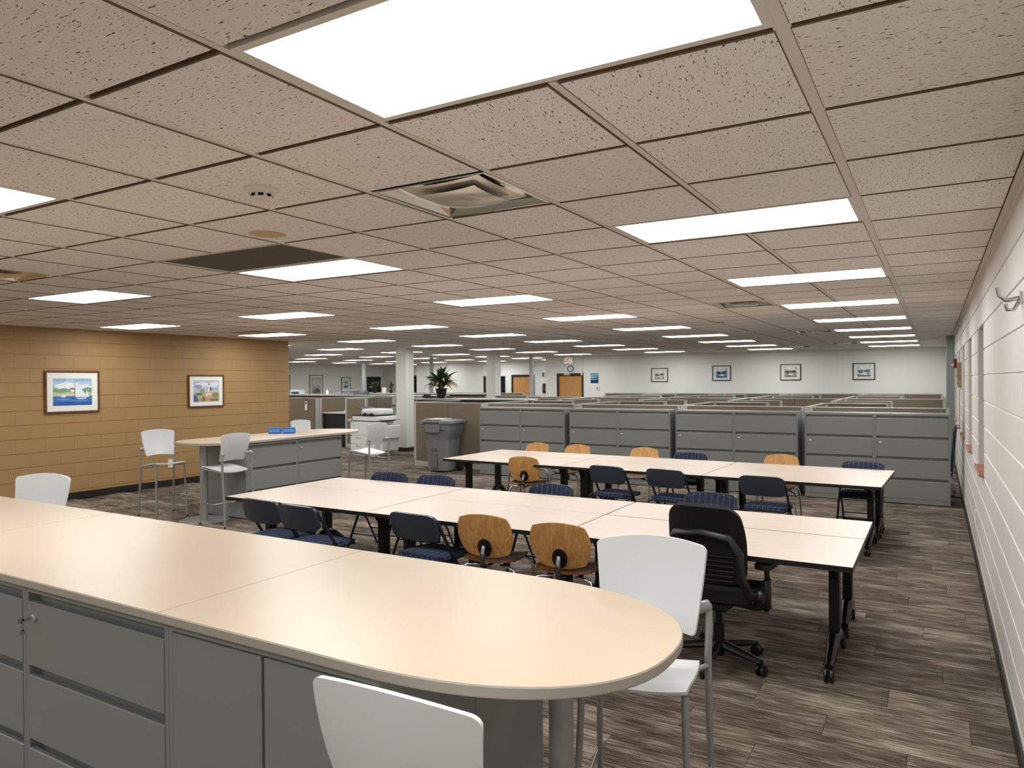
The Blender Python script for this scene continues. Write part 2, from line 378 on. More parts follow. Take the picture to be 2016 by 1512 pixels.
# floor
fl = MB(); fl.box(XL-.3, XR+.3, YB-.3, YF3+.3, -0.12, -0.012)
floor = struct(fl.build('floor', M_CARPET), 'brown and grey streaked carpet plank floor')
planks = []
for r_ in range(int(YB/PLANK_W)-1, int(YF3/PLANK_W)+1):
    y0 = r_*PLANK_W; off = ((r_*0.37) % 1.0)*PLANK_L
    for c_ in range(int((XL)/PLANK_L)-2, int(XR/PLANK_L)+3):
        x0 = c_*PLANK_L-off; x1 = x0+PLANK_L
        if not inside((x0+x1)/2, y0+PLANK_W/2) and not inside(max(min(x0+.05, XR-.02), XL), y0+PLANK_W/2): continue
        planks.append((x0, x1, y0, y0+PLANK_W))
def hidden_by_counter(u, v):
    if v < 981: return False
    if u < 1200 and v > 981+(u/1200.0)*172: return u < 1080 or v < 1365
    if 1200 <= u < 1323 and 1153 < v < 1365: return True
    return False
def plank_score(p):
    x0, x1, y0, y1 = p; c = project((x0+x1)/2, (y0+y1)/2, 0)
    if c is None: return 0
    if hidden_by_counter(c[0], c[1]): return 0
    return proj_area([(x0, y0, 0), (x1, y0, 0), (x1, y1, 0), (x0, y1, 0)])
planks.sort(key=plank_score, reverse=True)
g = 0.0012
pm = MB(); pm.box(-PLANK_L/2+g, PLANK_L/2-g, -PLANK_W/2+g, PLANK_W/2-g, -0.010, 0.0); plank_me = pm.mesh('carpet_plank', M_CARPET)
near_pl = [p for p in planks[:300] if p[1] <= XR+.01]
for p in near_pl: link('carpet_plank', plank_me, floor, ((p[0]+p[1])/2, (p[2]+p[3])/2, 0))
done = set(near_pl)
ps = MB()
for p in planks:
    if p in done: continue
    ps.box(p[0]+g, min(p[1], XR)-g, p[2]+g, p[3]-g, -0.010, 0.0)
o = ps.build('carpet_plank_field', M_CARPET, floor); o['kind'] = 'stuff'

# ceiling: lights, grilles and diffusers take cells of the grid (i along x, j along y)
LIGHTS = []
for ci, i0 in enumerate((0, -5, -10, -15, -20, -25, -30, -35)):
    for k in range(-1, 12):  # first row is unseen behind the camera, added to brighten the near cabinets
        j0 = -1+4*k
        if inside((i0+1)*T, (j0+.5)*T) and inside((i0+.1)*T, (j0+.5)*T) and inside((i0+1.9)*T, (j0+1.2)*T): LIGHTS.append((ci, k, i0, j0))
VENTS = [(-1, 1), (-1, 10), (-1, 19), (-1, 27), (-8, 1), (-14, 10), (-6, 20), (-11, 19), (-9, 26), (-3, 29)]
taken = {(i0+a, j0) for (_, _, i0, j0) in LIGHTS for a in (0, 1)} | set(VENTS) | {(-5, 2), (-4, 2)}
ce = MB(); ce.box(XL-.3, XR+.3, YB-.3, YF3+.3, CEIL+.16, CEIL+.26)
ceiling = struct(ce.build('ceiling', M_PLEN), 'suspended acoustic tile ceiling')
cells = []
for i in range(-41, 3):
    for j in range(-8, 48):
        if (i, j) in taken: continue
        if inside((i+.5)*T, (j+.5)*T) or inside((i+.1)*T, (j+.1)*T) or inside((i+.9)*T, (j+.1)*T): cells.append((i, j))
def cell_score(c):
    i, j = c; a = proj_area([(i*T, j*T, CEIL), ((i+1)*T, j*T, CEIL), ((i+1)*T, (j+1)*T, CEIL), (i*T, (j+1)*T, CEIL)])
    return a if inside((i+.5)*T, (j+.5)*T) else 0
cells.sort(key=cell_score, reverse=True)
def tile(mb, cx, cy, x0=-T/2+.017, x1=T/2-.017, y0=-T/2+.0105, y1=T/2-.0105):
    b = .003; z0 = CEIL-.003; z1 = CEIL+.020
    vs = [(cx+x0+b, cy+y0+b, z0), (cx+x1-b, cy+y0+b, z0), (cx+x1-b, cy+y1-b, z0), (cx+x0+b, cy+y1-b, z0),
          (cx+x0, cy+y0, z0+b), (cx+x1, cy+y0, z0+b), (cx+x1, cy+y1, z0+b), (cx+x0, cy+y1, z0+b),
          (cx+x0, cy+y0, z1), (cx+x1, cy+y0, z1), (cx+x1, cy+y1, z1), (cx+x0, cy+y1, z1)]
    mb.cur = 0; mb.add(vs, [(0, 3, 2, 1)]); o_ = len(mb.v)-12
    mb.f += [tuple(o_+q for q in f) for f in [(a, (a+1) % 4, 4+(a+1) % 4, 4+a) for a in range(4)]+[(4+a, 4+(a+1) % 4, 8+(a+1) % 4, 8+a) for a in range(4)]+[(8, 9, 10, 11)]]; mb.m += [1]*9
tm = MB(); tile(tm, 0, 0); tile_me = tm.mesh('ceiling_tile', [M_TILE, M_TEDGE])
for (i, j) in cells[:300]: link('ceiling_tile', tile_me, ceiling, ((i+.5)*T, (j+.5)*T, 0))
tf = MB()
for (i, j) in cells[300:]: tile(tf, (i+.5)*T, (j+.5)*T)
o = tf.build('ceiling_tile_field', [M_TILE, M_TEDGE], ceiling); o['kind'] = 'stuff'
def yrange_for_x(x):
    if x > XJ: return (YB if x > XT else YT_END), YF
    return YT_END, (YF2 if x > XJ2 else YF3)
for i in range(-39, 4):
    x = i*T; a, b = yrange_for_x(x)
    if x > XR-.02: continue
    hw = .012 if i != 2 else .020
    cuts = sorted([j0*T for (_, _, i0, j0) in LIGHTS if i0+1 == i]+([2*T] if i == -4 else []))
    y = a-.05
    for c_ in cuts+[b+.05]:
        if c_ > y+.05: gb = MB(); gb.box(-hw, hw, y, c_, CEIL, CEIL+.021); gb.build('grid_bar', M_GRID, ceiling, loc=(x, 0, 0))
        y = c_+T
for j in range(-6, 46):
    y = j*T
    xa = XT if y < YT_END else XL
    xb = XR if y < YF else (XJ if y < YF2 else XJ2)
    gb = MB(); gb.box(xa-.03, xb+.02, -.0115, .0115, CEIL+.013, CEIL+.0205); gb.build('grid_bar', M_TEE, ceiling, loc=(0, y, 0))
gb = MB(); gb.box(XR-.03, XR+.002, YB, YF, CEIL-.002, CEIL+.02); gb.box(XR-.012, XR+.002, YB, YF, CEIL-.03, CEIL)
gb.build('wall_angle', M_GRID, ceiling)
gb = MB(); gb.box(XT-.002, XT+.02, YB, YT_END, CEIL-.002, CEIL+.02); gb.build('wall_angle', M_GRID, ceiling)
gb = MB(); gb.box(XJ, XR, YF-.02, YF+.002, CEIL-.002, CEIL+.02); gb.build('wall_angle', M_GRID, ceiling)

# ceiling lights
ROWN = ['the row beside the white wall']+['the %s row from the white wall' % q for q in ('second', 'third', 'fourth', 'fifth', 'sixth', 'seventh', 'eighth')]
lt0 = None
for (ci, k, i0, j0) in LIGHTS:
    cnt = len([1 for q in LIGHTS if q[0] == ci and 0 <= q[1] < k])
    lab = 'lit ceiling light, %s in %s' % ((ORD[cnt] if cnt else 'first')+' from the front', ROWN[ci]) if k >= 0 else 'unseen ceiling light added behind the camera in '+ROWN[ci]
    loc = ((i0+1)*T, (j0+.5)*T, CEIL)
    if lt0 is None:
        lt0 = thing('ceiling_light', lab, 'ceiling light', loc, 0, 'ceiling lights in rows')
        a, b = T-.012, T/2-.012; c, d = a-.026, b-.026
        fm = MB()
        ring = [(-a, -b), (a, -b), (a, b), (-a, b)]; rin = [(-c, -d), (c, -d), (c, d), (-c, d)]
        vs = [(x, y, -.001) for x, y in ring]+[(x, y, -.001) for x, y in rin]+[(x, y, .012) for x, y in rin]+[(x, y, .02) for x, y in ring]
        fm.add(vs, [(q, q+4, 4+(q+1) % 4, (q+1) % 4) for q in range(4)]+[(4+q, 8+q, 8+(q+1) % 4, 4+(q+1) % 4) for q in range(4)]+[(q, (q+1) % 4, 12+(q+1) % 4, 12+q) for q in range(4)])
        fm.build('light_frame', M_GRID, lt0)
        dm = MB(); dm.add([(-c, -d, .006), (-c, d, .006), (c, d, .006), (c, -d, .006)], [(0, 1, 2, 3)]); dm.build('diffuser', M_LAMP, lt0)
    else: dup(lt0, loc, 0, lab)

# ------------------------------------------------------------------ walls
def block_wall(parent, name, face, runs, M, offz=.137, lim=300, bl=.4064, bh=.2032, gap=.007, ystart=0.0, holes=()):
    """blocks on an x=const wall; face(y, z, depth) gives a point, depth outwards"""
    blocks = []
    k = -1
    while True:
        z0 = offz+k*bh; z1 = z0+bh; k += 1
        if z0 > CEIL: break
        if z1 < 0.01: continue
        zz0, zz1 = max(z0, 0.0), min(z1, CEIL+.02); sh = (k % 2)*bl/2
        y = runs[0]-bl+sh-((runs[0]-ystart) % bl)
        while y < runs[1]:
            segs = [(max(y, runs[0]), min(y+bl, runs[1]))]
            for (h0, h1, hz0, hz1) in holes:
                if zz0 > hz1-.05 or zz1 < hz0+.05: continue
                ns = []
                for (s0, s1) in segs:
                    if s1 <= h0 or s0 >= h1: ns.append((s0, s1)); continue
                    if s0 < h0: ns.append((s0, h0))
                    if s1 > h1: ns.append((h1, s1))
                segs = ns
            for (s0, s1) in segs:
                if s1-s0 > .03: blocks.append((round(s0, 4), round(s1, 4), round(zz0, 4), round(zz1, 4)))
            y += bl
    def score(b): return proj_area([face(b[0], b[2], 0), face(b[1], b[2], 0), face(b[1], b[3], 0), face(b[0], b[3], 0)])
    blocks.sort(key=score, reverse=True)
    cache = {}
    def geo(mb, y0, y1, z0, z1, f):
        g1 = .0002; g2 = gap/2; b = .004; t = .007
        bx = .0007
        o_ = [f(y0+g1, z0+g2, 0), f(y1-g1, z0+g2, 0), f(y1-g1, z1-g2, 0), f(y0+g1, z1-g2, 0)]
        i_ = [f(y0+g1+bx, z0+g2+b, t), f(y1-g1-bx, z0+g2+b, t), f(y1-g1-bx, z1-g2-b, t), f(y0+g1+bx, z1-g2-b, t)]
        fs = [(4, 5, 6, 7)]+[(a, (a+1) % 4, 4+(a+1) % 4, 4+a) for a in range(4)]
        n = (Vector(i_[1])-Vector(i_[0])).cross(Vector(i_[2])-Vector(i_[0])); out = Vector(f(y0, z0, 1))-Vector(f(y0, z0, 0))
        if n.dot(out) < 0: fs = [tuple(reversed(q)) for q in fs]
        mb.add(o_+i_, fs)
    org = Vector(face(0, 0, 0))
    for (y0, y1, z0, z1) in blocks[:lim]:
        key = (round(y1-y0, 3), round(z1-z0, 3))
        if key not in cache:
            mb = MB(); hy, hz = (y1-y0)/2, (z1-z0)/2
            geo(mb, -hy, hy, -hz, hz, lambda a, b, d: tuple(Vector(face(a, b, d))-org)); cache[key] = mb.mesh('block', M)
        link('block', cache[key], parent, face((y0+y1)/2, (z0+z1)/2, 0))
    if len(blocks) > lim:
        mb = MB()
        for b in blocks[lim:]: geo(mb, *b, face)
        o = mb.build('block_field', M, parent); o['kind'] = 'stuff'
# right wall with window slots
SLOTS = [(5.0, 5.86), (7.15, 8.01), (9.3, 10.16), (11.4, 12.1), (13.5, 14.2), (15.6, 16.3)]
SZ0, SZ1 = .953, 2.172
wr = MB(); xb0, xb1 = XR+.007, XR+.30
ys = [YB]+[v for s in SLOTS for v in s]+[YF+.1]
for a in range(0, len(ys), 2): wr.box(xb0, xb1, ys[a], ys[a+1], 0, CEIL+.02)
for (a, b) in SLOTS: wr.box(xb0, xb1, a, b, 0, SZ0); wr.box(xb0, xb1, a, b, SZ1, CEIL+.02)
wall_right = struct(wr.build('wall_right', M_WJNT), 'white painted concrete block wall with narrow window slots')
block_wall(wall_right, 'block', lambda y, z, d: (XR+.007-d, y, z), (YB, YF), M_WBLK, holes=[(a, b, SZ0, SZ1) for a, b in SLOTS])
for n, (a, b) in enumerate(SLOTS):
    wi = MB(); xw = XR+.24
    wi.box(xw, xw+.05, a, a+.04, SZ0, SZ1); wi.box(xw, xw+.05, b-.04, b, SZ0, SZ1); wi.box(xw, xw+.05, a+.04, b-.04, SZ0, SZ0+.04); wi.box(xw, xw+.05, a+.04, b-.04, SZ1-.04, SZ1)
    win = struct(wi.build('window_%d' % (n+1), M_BLK), 'narrow window slot in the white block wall, %s from the camera' % ORD[n])
    pn = MB(); pn.box(xw+.02, xw+.028, a+.04, b-.04, SZ0+.04, SZ1-.04); pn.build('pane', M_NIGHT, win)
    sl = MB(); sl.box(XR-.035, xw, a+.004, b-.004, SZ0+.001, SZ0+.022, .004); sl.build('window_sill', M_SILL, win)
bb = MB(); bb.box(XR-.012, XR+.004, YB, YF, 0, .10); struct(bb.build('baseboard_right', M_BASE), 'dark cove base along the white block wall')
pl = MB(); pl.box(1.715, XR+.01, 14.7, 15.0, 0, CEIL+.01, .004); struct(pl.build('trim_1', M_PILLAR), 'grey full-height pilaster against the block wall')
# tan wall
wt = MB(); wt.box(XT-.20, XT-.007, YB, YT_END, 0, CEIL+.02)
wall_left = struct(wt.build('wall_left', M_TANJ), 'tan painted concrete block wall')
block_wall(wall_left, 'block', lambda y, z, d: (XT-.007+d, y, z), (YB, YT_END), M_TAN, ystart=3.03)
bb = MB(); bb.box(XT-.004, XT+.012, YB, YT_END, 0, .105); struct(bb.build('baseboard_left', M_BASE), 'dark cove base along the tan block wall')
# far walls
def plain_wall(name, x0, x1, y0, y1, label, m=M_WALL):
    mb = MB(); mb.box(x0, x1, y0, y1, 0, CEIL+.02); return struct(mb.build(name, m), label)
DX0, DX1, DZ = -9.80, -8.80, 1.985                       # door on the far wall
wf = MB(); wf.box(XJ, DX0, YF, YF+.15, 0, CEIL+.02); wf.box(DX1, XR+.3, YF, YF+.15, 0, CEIL+.02); wf.box(DX0, DX1, YF, YF+.15, DZ, CEIL+.02)
struct(wf.build('wall_far', M_WALL), 'off-white far wall with small framed pictures')
plain_wall('wall_jog', XJ-.15, XJ, YF, YF2+.15, 'short return wall beside the wooden door')
D2X0, D2X1 = -14.75, -13.65                              # second door, far back wall
wg = MB(); Y2 = YF2
d2a, d2b = -14.28, -13.16
wg.box(XJ2, d2a, Y2, Y2+.15, 0, CEIL+.02); wg.box(d2b, XJ-.15, Y2, Y2+.15, 0, CEIL+.02); wg.box(d2a, d2b, Y2, Y2+.15, 2.0, CEIL+.02)
struct(wg.build('wall_far_back', M_WALL), 'pale back wall behind the cubicles with dark-framed door')
plain_wall('wall_jog_back', XJ2-.15, XJ2, YF2, YF3+.15, 'return wall at the far back corner')
plain_wall('wall_back_corner', XL-.15, XJ2-.15, YF3, YF3+.15, 'grey wall at the deepest corner of the office')
plain_wall('wall_far_left', XL-.15, XL, YT_END-.2, YF3+.15, 'grey far left wall with tall framed prints')
plain_wall('wall_behind_tan', XL, XT-.2, YT_END-.2, YT_END-.001, 'wall closing the office behind the tan wall')
plain_wall('wall_back', XT-.2, XR+.3, YB-.15, YB, 'plain wall behind the camera', M_WALL)
def door(name, x0, x1, y, h, label, handle=True):
    d = MB(); fwid = .055
    d.box(x0, x0+fwid, y-.03, y+.10, 0, h); d.box(x1-fwid, x1, y-.03, y+.10, 0, h); d.box(x0+fwid, x1-fwid, y-.03, y+.10, h-fwid-.03, h)
    fr = struct(d.build(name, M_BLK), label)
    l = MB(); l.box(x0+fwid+.003, x1-fwid-.003, y+.015, y+.06, 0.005, h-fwid-.034, .003); lf = l.build('door_leaf', M_DOOR, fr)
    if handle:
        hh = MB(); hh.tube([(x1-.13, y-.03, 1.0), (x1-.13, y+.02, 1.0)], .012); hh.tube([(x1-.13, y-.03, 1.0), (x1-.24, y-.03, 1.0)], .010); hh.build('door_handle', M_CHR, lf)
    return fr
dr = door('door_1', DX0, DX1, YF, DZ, 'oak door in a black frame under the exit sign')
cl = MB(); cl.box(-9.52, -9.28, YF-.075, YF-.03, DZ-.07, DZ+.0, .006); cl.build('door_closer', M_PFRAME, dr)
door('door_2', d2a, d2b, YF2, 2.0, 'oak door in a black frame behind the round pole')
# ------------------------------------------------------------------ ceiling fittings
def diffuser(i, j, label):
    t = thing('air_diffuser', label, 'air vent', ((i+.5)*T, (j+.5)*T, CEIL), 0, 'square ceiling air diffusers')
    a = T/2-.013
    m = MB(); m.lathe([(.145, .098), (.145, .15)], n=28); m.build('duct_opening', M_VDARK, t)
    m = MB()                                            # outer flared ring
    n = 8
    def ring(r0, z0, r1, z1, cur):
        segs = 40; P0 = []; P1 = []
        for q in range(segs):
            an = 2*math.pi*q/segs; c, s = math.cos(an), math.sin(an); sq = 1/max(abs(c), abs(s))
            r0_ = r0*(sq if cur[0] else 1.0); r1_ = r1*(sq if cur[1] else 1.0)
            P0.append((r0_*c, r0_*s, z0)); P1.append((r1_*c, r1_*s, z1))
        m.add(P0+P1, [(q, (q+1) % segs, segs+(q+1) % segs, segs+q) for q in range(segs)])
    ring(a, -.001, a-.018, -.001, (1, 1)); ring(a-.018, -.001, a-.03, .03, (1, 1)); ring(a-.03, .03, .17, .075, (1, 0)); ring(.17, .075, .14, .10, (0, 0)); m.build('outer_cone', M_VENTC, t, 40)
    m = MB()
    def dished(a2, z, dz, th=.002):
        m.shell(lambda u, v: (a2*u, a2*v, z+dz*(.5*(u*u+v*v)+.35*math.exp(-6*(u*u+v*v)))), 16, 16, th, 0.0)
    dished(.205, .004, .020); m.build('middle_cone', M_VENTP, t, 50)
    m = MB(); dished(.150, -.018, .018); m.build('centre_plaque', M_VENTP, t, 50)
    m = MB()
    for sx in (-1, 1): m.tube([(.08*sx, 0, .10), (.08*sx, 0, -.010)], .004, 6)
    m.build('hanger', M_VDARK, t)
VL = ['nearest shiny square air diffuser, left of the big ceiling light', 'square air diffuser beside the row of lights along the block wall, nearer one', 'square air diffuser beside the row of lights along the block wall, middle one',
      'square air diffuser beside the row of lights along the block wall, farthest one', 'square air diffuser at the left edge above the tan wall side', 'square air diffuser at the top corner of the tan wall',
      'square air diffuser over the middle of the cubicles', 'square air diffuser just right of the white column top', 'square air diffuser above the exit sign side of the cubicles', 'small far diffuser near the far wall']
for (i, j), l in zip(VENTS, VL): diffuser(i, j, l)
t = thing('return_grille', 'dark perforated return air grille behind a ceiling light', 'air vent', (-4*T, 2.5*T, CEIL))
m = MB(); m.box(-T+.012, T-.012, -T/2+.012, T/2-.012, .014, .02); m.build('dark_backing', mat('grille_back', rgb(70, 62, 54), .8), t)
m = MB()
for q in range(46): y = -T/2+.02+q*.0125; m.box(-T+.012, T-.012, y, y+.0035, .004, .010)
for q in range(40): x = -T+.02+q*.0298; m.box(x, x+.003, -T/2+.012, T/2-.012, .004, .010)
m.build('mesh_grille', mat('grille_mesh', rgb(120, 108, 95), .6), t)
m = MB(); a, b = T-.010, T/2-.010
for (x0, x1, y0, y1) in ((-a, a, -b, -b+.012), (-a, a, b-.012, b), (-a, -a+.012, -b+.012, b-.012), (a-.012, a, -b+.012, b-.012)): m.box(x0, x1, y0, y1, -.001, .012)
m.build('grille_frame', M_GRID, t)
def smoke(x, y, label):
    t = thing('smoke_detector', label, 'smoke detector', (x, y, CEIL), 0)
    m = MB(); m.lathe([(.072, .002), (.072, -.012), (.058, -.022), (.05, -.024)], n=28); m.build('base', M_GRID, t, 40)
    m = MB(); m.lathe([(.045, -.024), (.045, -.046), (.03, -.052), (.0, -.053)], n=24); hd = m.build('sensor_head', M_GRID, t, 40)
    m = MB()
    for q in range(8):
        an = q*math.pi/4; c, s = math.cos(an), math.sin(an); p = .0455
        m.add([(p*c-.011*s, p*s+.011*c, -.030), (p*c+.011*s, p*s-.011*c, -.030), (p*c+.011*s, p*s-.011*c, -.041), (p*c-.011*s, p*s+.011*c, -.041)], [(0, 1, 2, 3), (3, 2, 1, 0)])
    m.build('sensor_slots', M_BLK, hd)
smoke(-1.555*T, .53*T, 'round white smoke detector on the near ceiling'); smoke(-1.75*T, 13.8*T, 'small smoke detector far along the ceiling')
t = tag(MB().lathe([(.105, .001), (.105, -.004), (.098, -.006), (0, -.006)], n=36).build('ceiling_speaker', mat('tan_cover', rgb(206, 178, 138), .8), None, 40, (-2.76*T, 1.62*T, CEIL+.002)), 'round tan cover plate in a ceiling tile', 'speaker')

# ------------------------------------------------------------------ pictures and wall things
FLAT = {}
def flat(c):
    if c not in FLAT: FLAT[c] = mat('print_%02x%02x%02x' % c, rgb(*c), .7, var=.18, vscale=28)
    return FLAT[c]
def picture(name, label, loc, rotz, wd, ht, mmat, polys, frame, fwid=.025, mrg=(.17, .17), cat='picture', group=None, depth=.03):
    """stands on local origin = centre, faces -Y"""
    t = thing(name, label, cat, loc, rotz, group)
    a, b = wd/2, ht/2; m = MB()
    for (x0, x1, z0, z1) in ((-a, a, b-fwid, b), (-a, a, -b, -b+fwid), (-a, -a+fwid, -b+fwid, b-fwid), (a-fwid, a, -b+fwid, b-fwid)): m.box(x0, x1, -depth, 0, z0, z1, .003)
    m.build('frame', frame, t)
    m = MB(); m.box(-a+fwid, a-fwid, -depth*.5, -.002, -b+fwid, b-fwid); m.build('mat_board', mmat, t)
    iw, ih = wd*(1-2*mrg[0]), ht*(1-2*mrg[1])
    m = MB(); mats = []
    for n, (c, poly) in enumerate(polys):
        mm = flat(c)
        if mm not in mats: mats.append(mm)
        m.cur = mats.index(mm); y = -depth*.5-.0006-.0003*n
        pts = [(-iw/2+u*iw, y, -ih/2+v*ih) for u, v in poly]; m.add(pts, [tuple(range(len(pts)))])
    m.build('print', mats, t)
    return t
def blob(cx, cy, rx, ry, n=9, seed=0):
    rr = random.Random(seed); return [(min(1, max(0, cx+rx*math.cos(2*math.pi*k/n)*(.75+.4*rr.random()))), min(1, max(0, cy+ry*math.sin(2*math.pi*k/n)*(.75+.4*rr.random())))) for k in range(n)]
FULL = [(0, 0), (1, 0), (1, 1), (0, 1)]
sail = [((176, 200, 222), FULL), ((232, 238, 240), blob(.35, .72, .3, .14, 11, 1)), ((226, 234, 240), blob(.82, .68, .22, .1, 9, 2)), ((150, 178, 206), blob(.15, .93, .2, .06, 8, 3)),
        ((150, 178, 206), blob(.75, .93, .25, .05, 8, 9)),
        ((122, 160, 128), [(0, .42), (1, .42), (1, .64), (.86, .66), (.75, .60), (.6, .63), (.42, .58), (.3, .64), (.15, .6), (0, .64)]), ((196, 196, 160), [(0, .34), (1, .34), (1, .48), (.7, .46), (.4, .50), (.2, .46), (0, .5)]),
        ((222, 206, 180), [(.1, .34), (.9, .34), (.9, .41), (.5, .42), (.1, .41)]), ((160, 80, 80), [(.42, .58), (.54, .58), (.54, .62), (.48, .65), (.42, .62)]), ((240, 240, 235), [(.44, .5), (.54, .5), (.54, .58), (.44, .58)]),
        ((62, 112, 178), [(0, 0), (1, 0), (1, .34), (0, .34)]), ((40, 84, 156), [(0, 0), (1, 0), (1, .12), (.6, .09), (.3, .15), (0, .10)]), ((96, 150, 208), blob(.25, .22, .2, .03, 9, 4)), ((96, 150, 208), blob(.7, .17, .22, .025, 9, 5)),
        ((236, 240, 240), [(.2, .3), (.32, .3), (.32, .37), (.2, .37)]), ((242, 246, 244), [(.56, .30), (.70, .30), (.55, .86)]), ((226, 234, 238), [(.70, .30), (.86, .29), (.62, .84), (.56, .84)]), ((240, 244, 244), [(.83, .30), (.92, .30), (.85, .56)]),
        ((222, 232, 228), [(.58, .27), (.86, .27), (.82, .23), (.64, .23)]), ((70, 70, 80), [(.55, .3), (.56, .3), (.556, .88), (.552, .88)])]
light_house = [((186, 188, 206), FULL), ((222, 224, 232), blob(.35, .8, .3, .12, 9, 11)), ((150, 150, 178), blob(.2, .7, .15, .1, 9, 12)), ((214, 220, 226), blob(.8, .8, .2, .15, 9, 13)), ((170, 172, 196), blob(.75, .58, .2, .06, 8, 23)),
         ((176, 168, 130), [(0, 0), (1, 0), (1, .42), (.7, .46), (.5, .42), (.25, .44), (0, .36)]), ((132, 158, 92), blob(.33, .47, .10, .14, 9, 14)), ((96, 120, 84), blob(.2, .36, .14, .07, 9, 15)), ((92, 98, 150), [(0, 0), (.2, 0), (.16, .2), (.05, .34), (0, .34)]),
         ((200, 150, 120), blob(.52, .2, .16, .18, 10, 16)), ((170, 120, 96), blob(.36, .12, .1, .12, 9, 17)), ((228, 200, 176), blob(.62, .36, .12, .07, 9, 18)), ((150, 132, 84), blob(.85, .3, .16, .12, 9, 19)), ((120, 110, 70), blob(.8, .08, .2, .06, 9, 20)),
         ((240, 240, 236), [(.56, .46), (.63, .46), (.62, .78), (.57, .78)]), ((140, 50, 52), [(.62, .52), (.70, .52), (.70, .64), (.62, .68)]), ((86, 84, 90), [(.57, .78), (.62, .78), (.62, .84), (.57, .84)]), ((236, 210, 200), blob(.5, .3, .05, .1, 7, 21)), ((84, 104, 72), blob(.41, .14, .03, .10, 7, 22))]
zc = lambda a, b: (a+b)/2
picture('framed_watercolor', 'framed sailboat watercolour on the tan wall, the larger left one', (XT, 4.225, 1.625), R(90), .80, .635, M_MATB, sail, M_FRAMEW, .028, (.145, .18), group=None)
picture('framed_watercolor', 'framed rocky shore watercolour on the tan wall beside the high table', (XT, 6.535, 1.60), R(90), .73, .575, M_MATB, light_house, M_FRAMEW, .026, (.14, .17))
def small(seed, base, dark, lite, acc):
    return [(base, FULL), (lite, blob(.5, .85, .5, .2, 9, seed)), (dark, blob(.3, .5, .28, .16, 10, seed+1)), (dark, blob(.75, .55, .2, .14, 9, seed+2)), (lite, blob(.55, .28, .3, .1, 9, seed+3)),
            (acc, [(0, 0), (1, 0), (1, .2), (.6, .15), (0, .24)]), (lite, [(.42, .3), (.47, .3), (.45, .9)]), (dark, blob(.35, .16, .18, .05, 8, seed+5)), (acc, blob(.8, .3, .1, .08, 8, seed+6))]
for (x0, x1, z0, z1, pol, lab, fr) in ((-6.39, -5.84, 1.675, 2.115, small(31, (214, 206, 198), (120, 96, 88), (236, 230, 224), (150, 150, 160)), 'small framed brown harbour print, leftmost on the far wall', M_FRAMEB),
        (-4.42, -3.86, 1.70, 2.165, small(41, (120, 150, 150), (52, 66, 60), (222, 230, 232), (70, 96, 150)), 'small framed blue and green print, second on the far wall', M_FRAMEB),
        (-2.42, -1.85, 1.70, 2.175, small(51, (160, 176, 140), (110, 70, 60), (230, 232, 222), (140, 146, 150)), 'small framed green print, third on the far wall', M_FRAMEB),
        (-.48, .085, 1.70, 2.17, small(61, (190, 204, 208), (104, 116, 124), (232, 236, 236), (110, 134, 150)), 'small framed pale blue print, nearest the block wall', M_FRAMEB)):
    picture('framed_print', lab, ((x0+x1)/2, YF, (z0+z1)/2), 0, x1-x0, z1-z0, M_MATB, pol, fr, .024, (.2, .19))
tall = lambda s: [((176, 178, 178), FULL), ((120, 122, 124), blob(.5, .25, .5, .2, 10, s)), ((204, 206, 208), blob(.5, .75, .45, .2, 9, s+1)), ((84, 88, 92), blob(.4, .12, .3, .08, 9, s+2)), ((96, 100, 104), blob(.7, .32, .2, .08, 9, s+3))]
blue3 = [((206, 216, 222), FULL), ((120, 144, 164), blob(.5, .8, .4, .08, 9, 81)), ((96, 124, 150), blob(.5, .5, .4, .1, 9, 82)), ((74, 104, 140), blob(.5, .2, .4, .12, 9, 83)), ((180, 196, 206), blob(.5, .66, .3, .04, 9, 84))]
picture('framed_print', 'tall grey framed print on the far left wall, nearer one', (XL, 23.18, 1.50), R(90), .84, 1.16, M_MATB, tall(71), M_FRAMEB, .03, (.13, .1))
picture('framed_print', 'tall blue framed print on the far left wall, farther one', (XL, 25.2, 1.50), R(90), .64, .96, M_MATB, blue3, M_FRAMEB, .03, (.18, .12))
picture('framed_print', 'framed print half hidden by the end of the tan wall', (XL, 21.2, 1.50), R(90), .70, 1.16, M_MATB, tall(75), M_FRAMEB, .03, (.13, .1))
picture('framed_print', 'narrow tan framed print on the white block wall', (XR, 10.85, 1.785), R(-90), .52, .36, mat('tan_mat', rgb(190, 160, 110), .8), small(91, (176, 150, 104), (70, 56, 40), (206, 190, 150), (60, 50, 40)), mat('gilt_frame', rgb(150, 124, 80), .5), .024, (.16, .16), depth=.045)
poster = [((86, 140, 176), FULL), ((150, 190, 206), [(0, .72), (1, .8), (1, .9), (0, .86)]), ((206, 226, 230), [(0, .55), (.6, .6), (1, .52), (1, .62), (0, .66)]), ((38, 62, 88), [(0, .50), (.7, .52), (1, .68), (1, .44), (0, .46)]), ((150, 190, 200), [(0, .40), (.7, .43), (.9, .40), (.4, .34), (0, .36)]), ((30, 44, 84), [(0, 0), (1, 0), (1, .36), (.4, .30), (0, .32)])]
pp = thing('wall_calendar', 'blue lake wall calendar with white lower strip by the oak door', 'calendar', (-8.39, YF, 1.76))
m = MB(); m.box(-.15, .15, -.008, 0, -.23, .23); m.build('sheet', M_MATB, pp)
m = MB(); mats = []
for n, (c, poly) in enumerate(poster):
    mm = flat(c)
    if mm not in mats: mats.append(mm)
    m.cur = mats.index(mm); m.add([(-.145+u*.29, -.0088-.0003*n, -.12+v*.34) for u, v in poly], [tuple(range(len(poly)))])
m.build('photo', mats, pp)
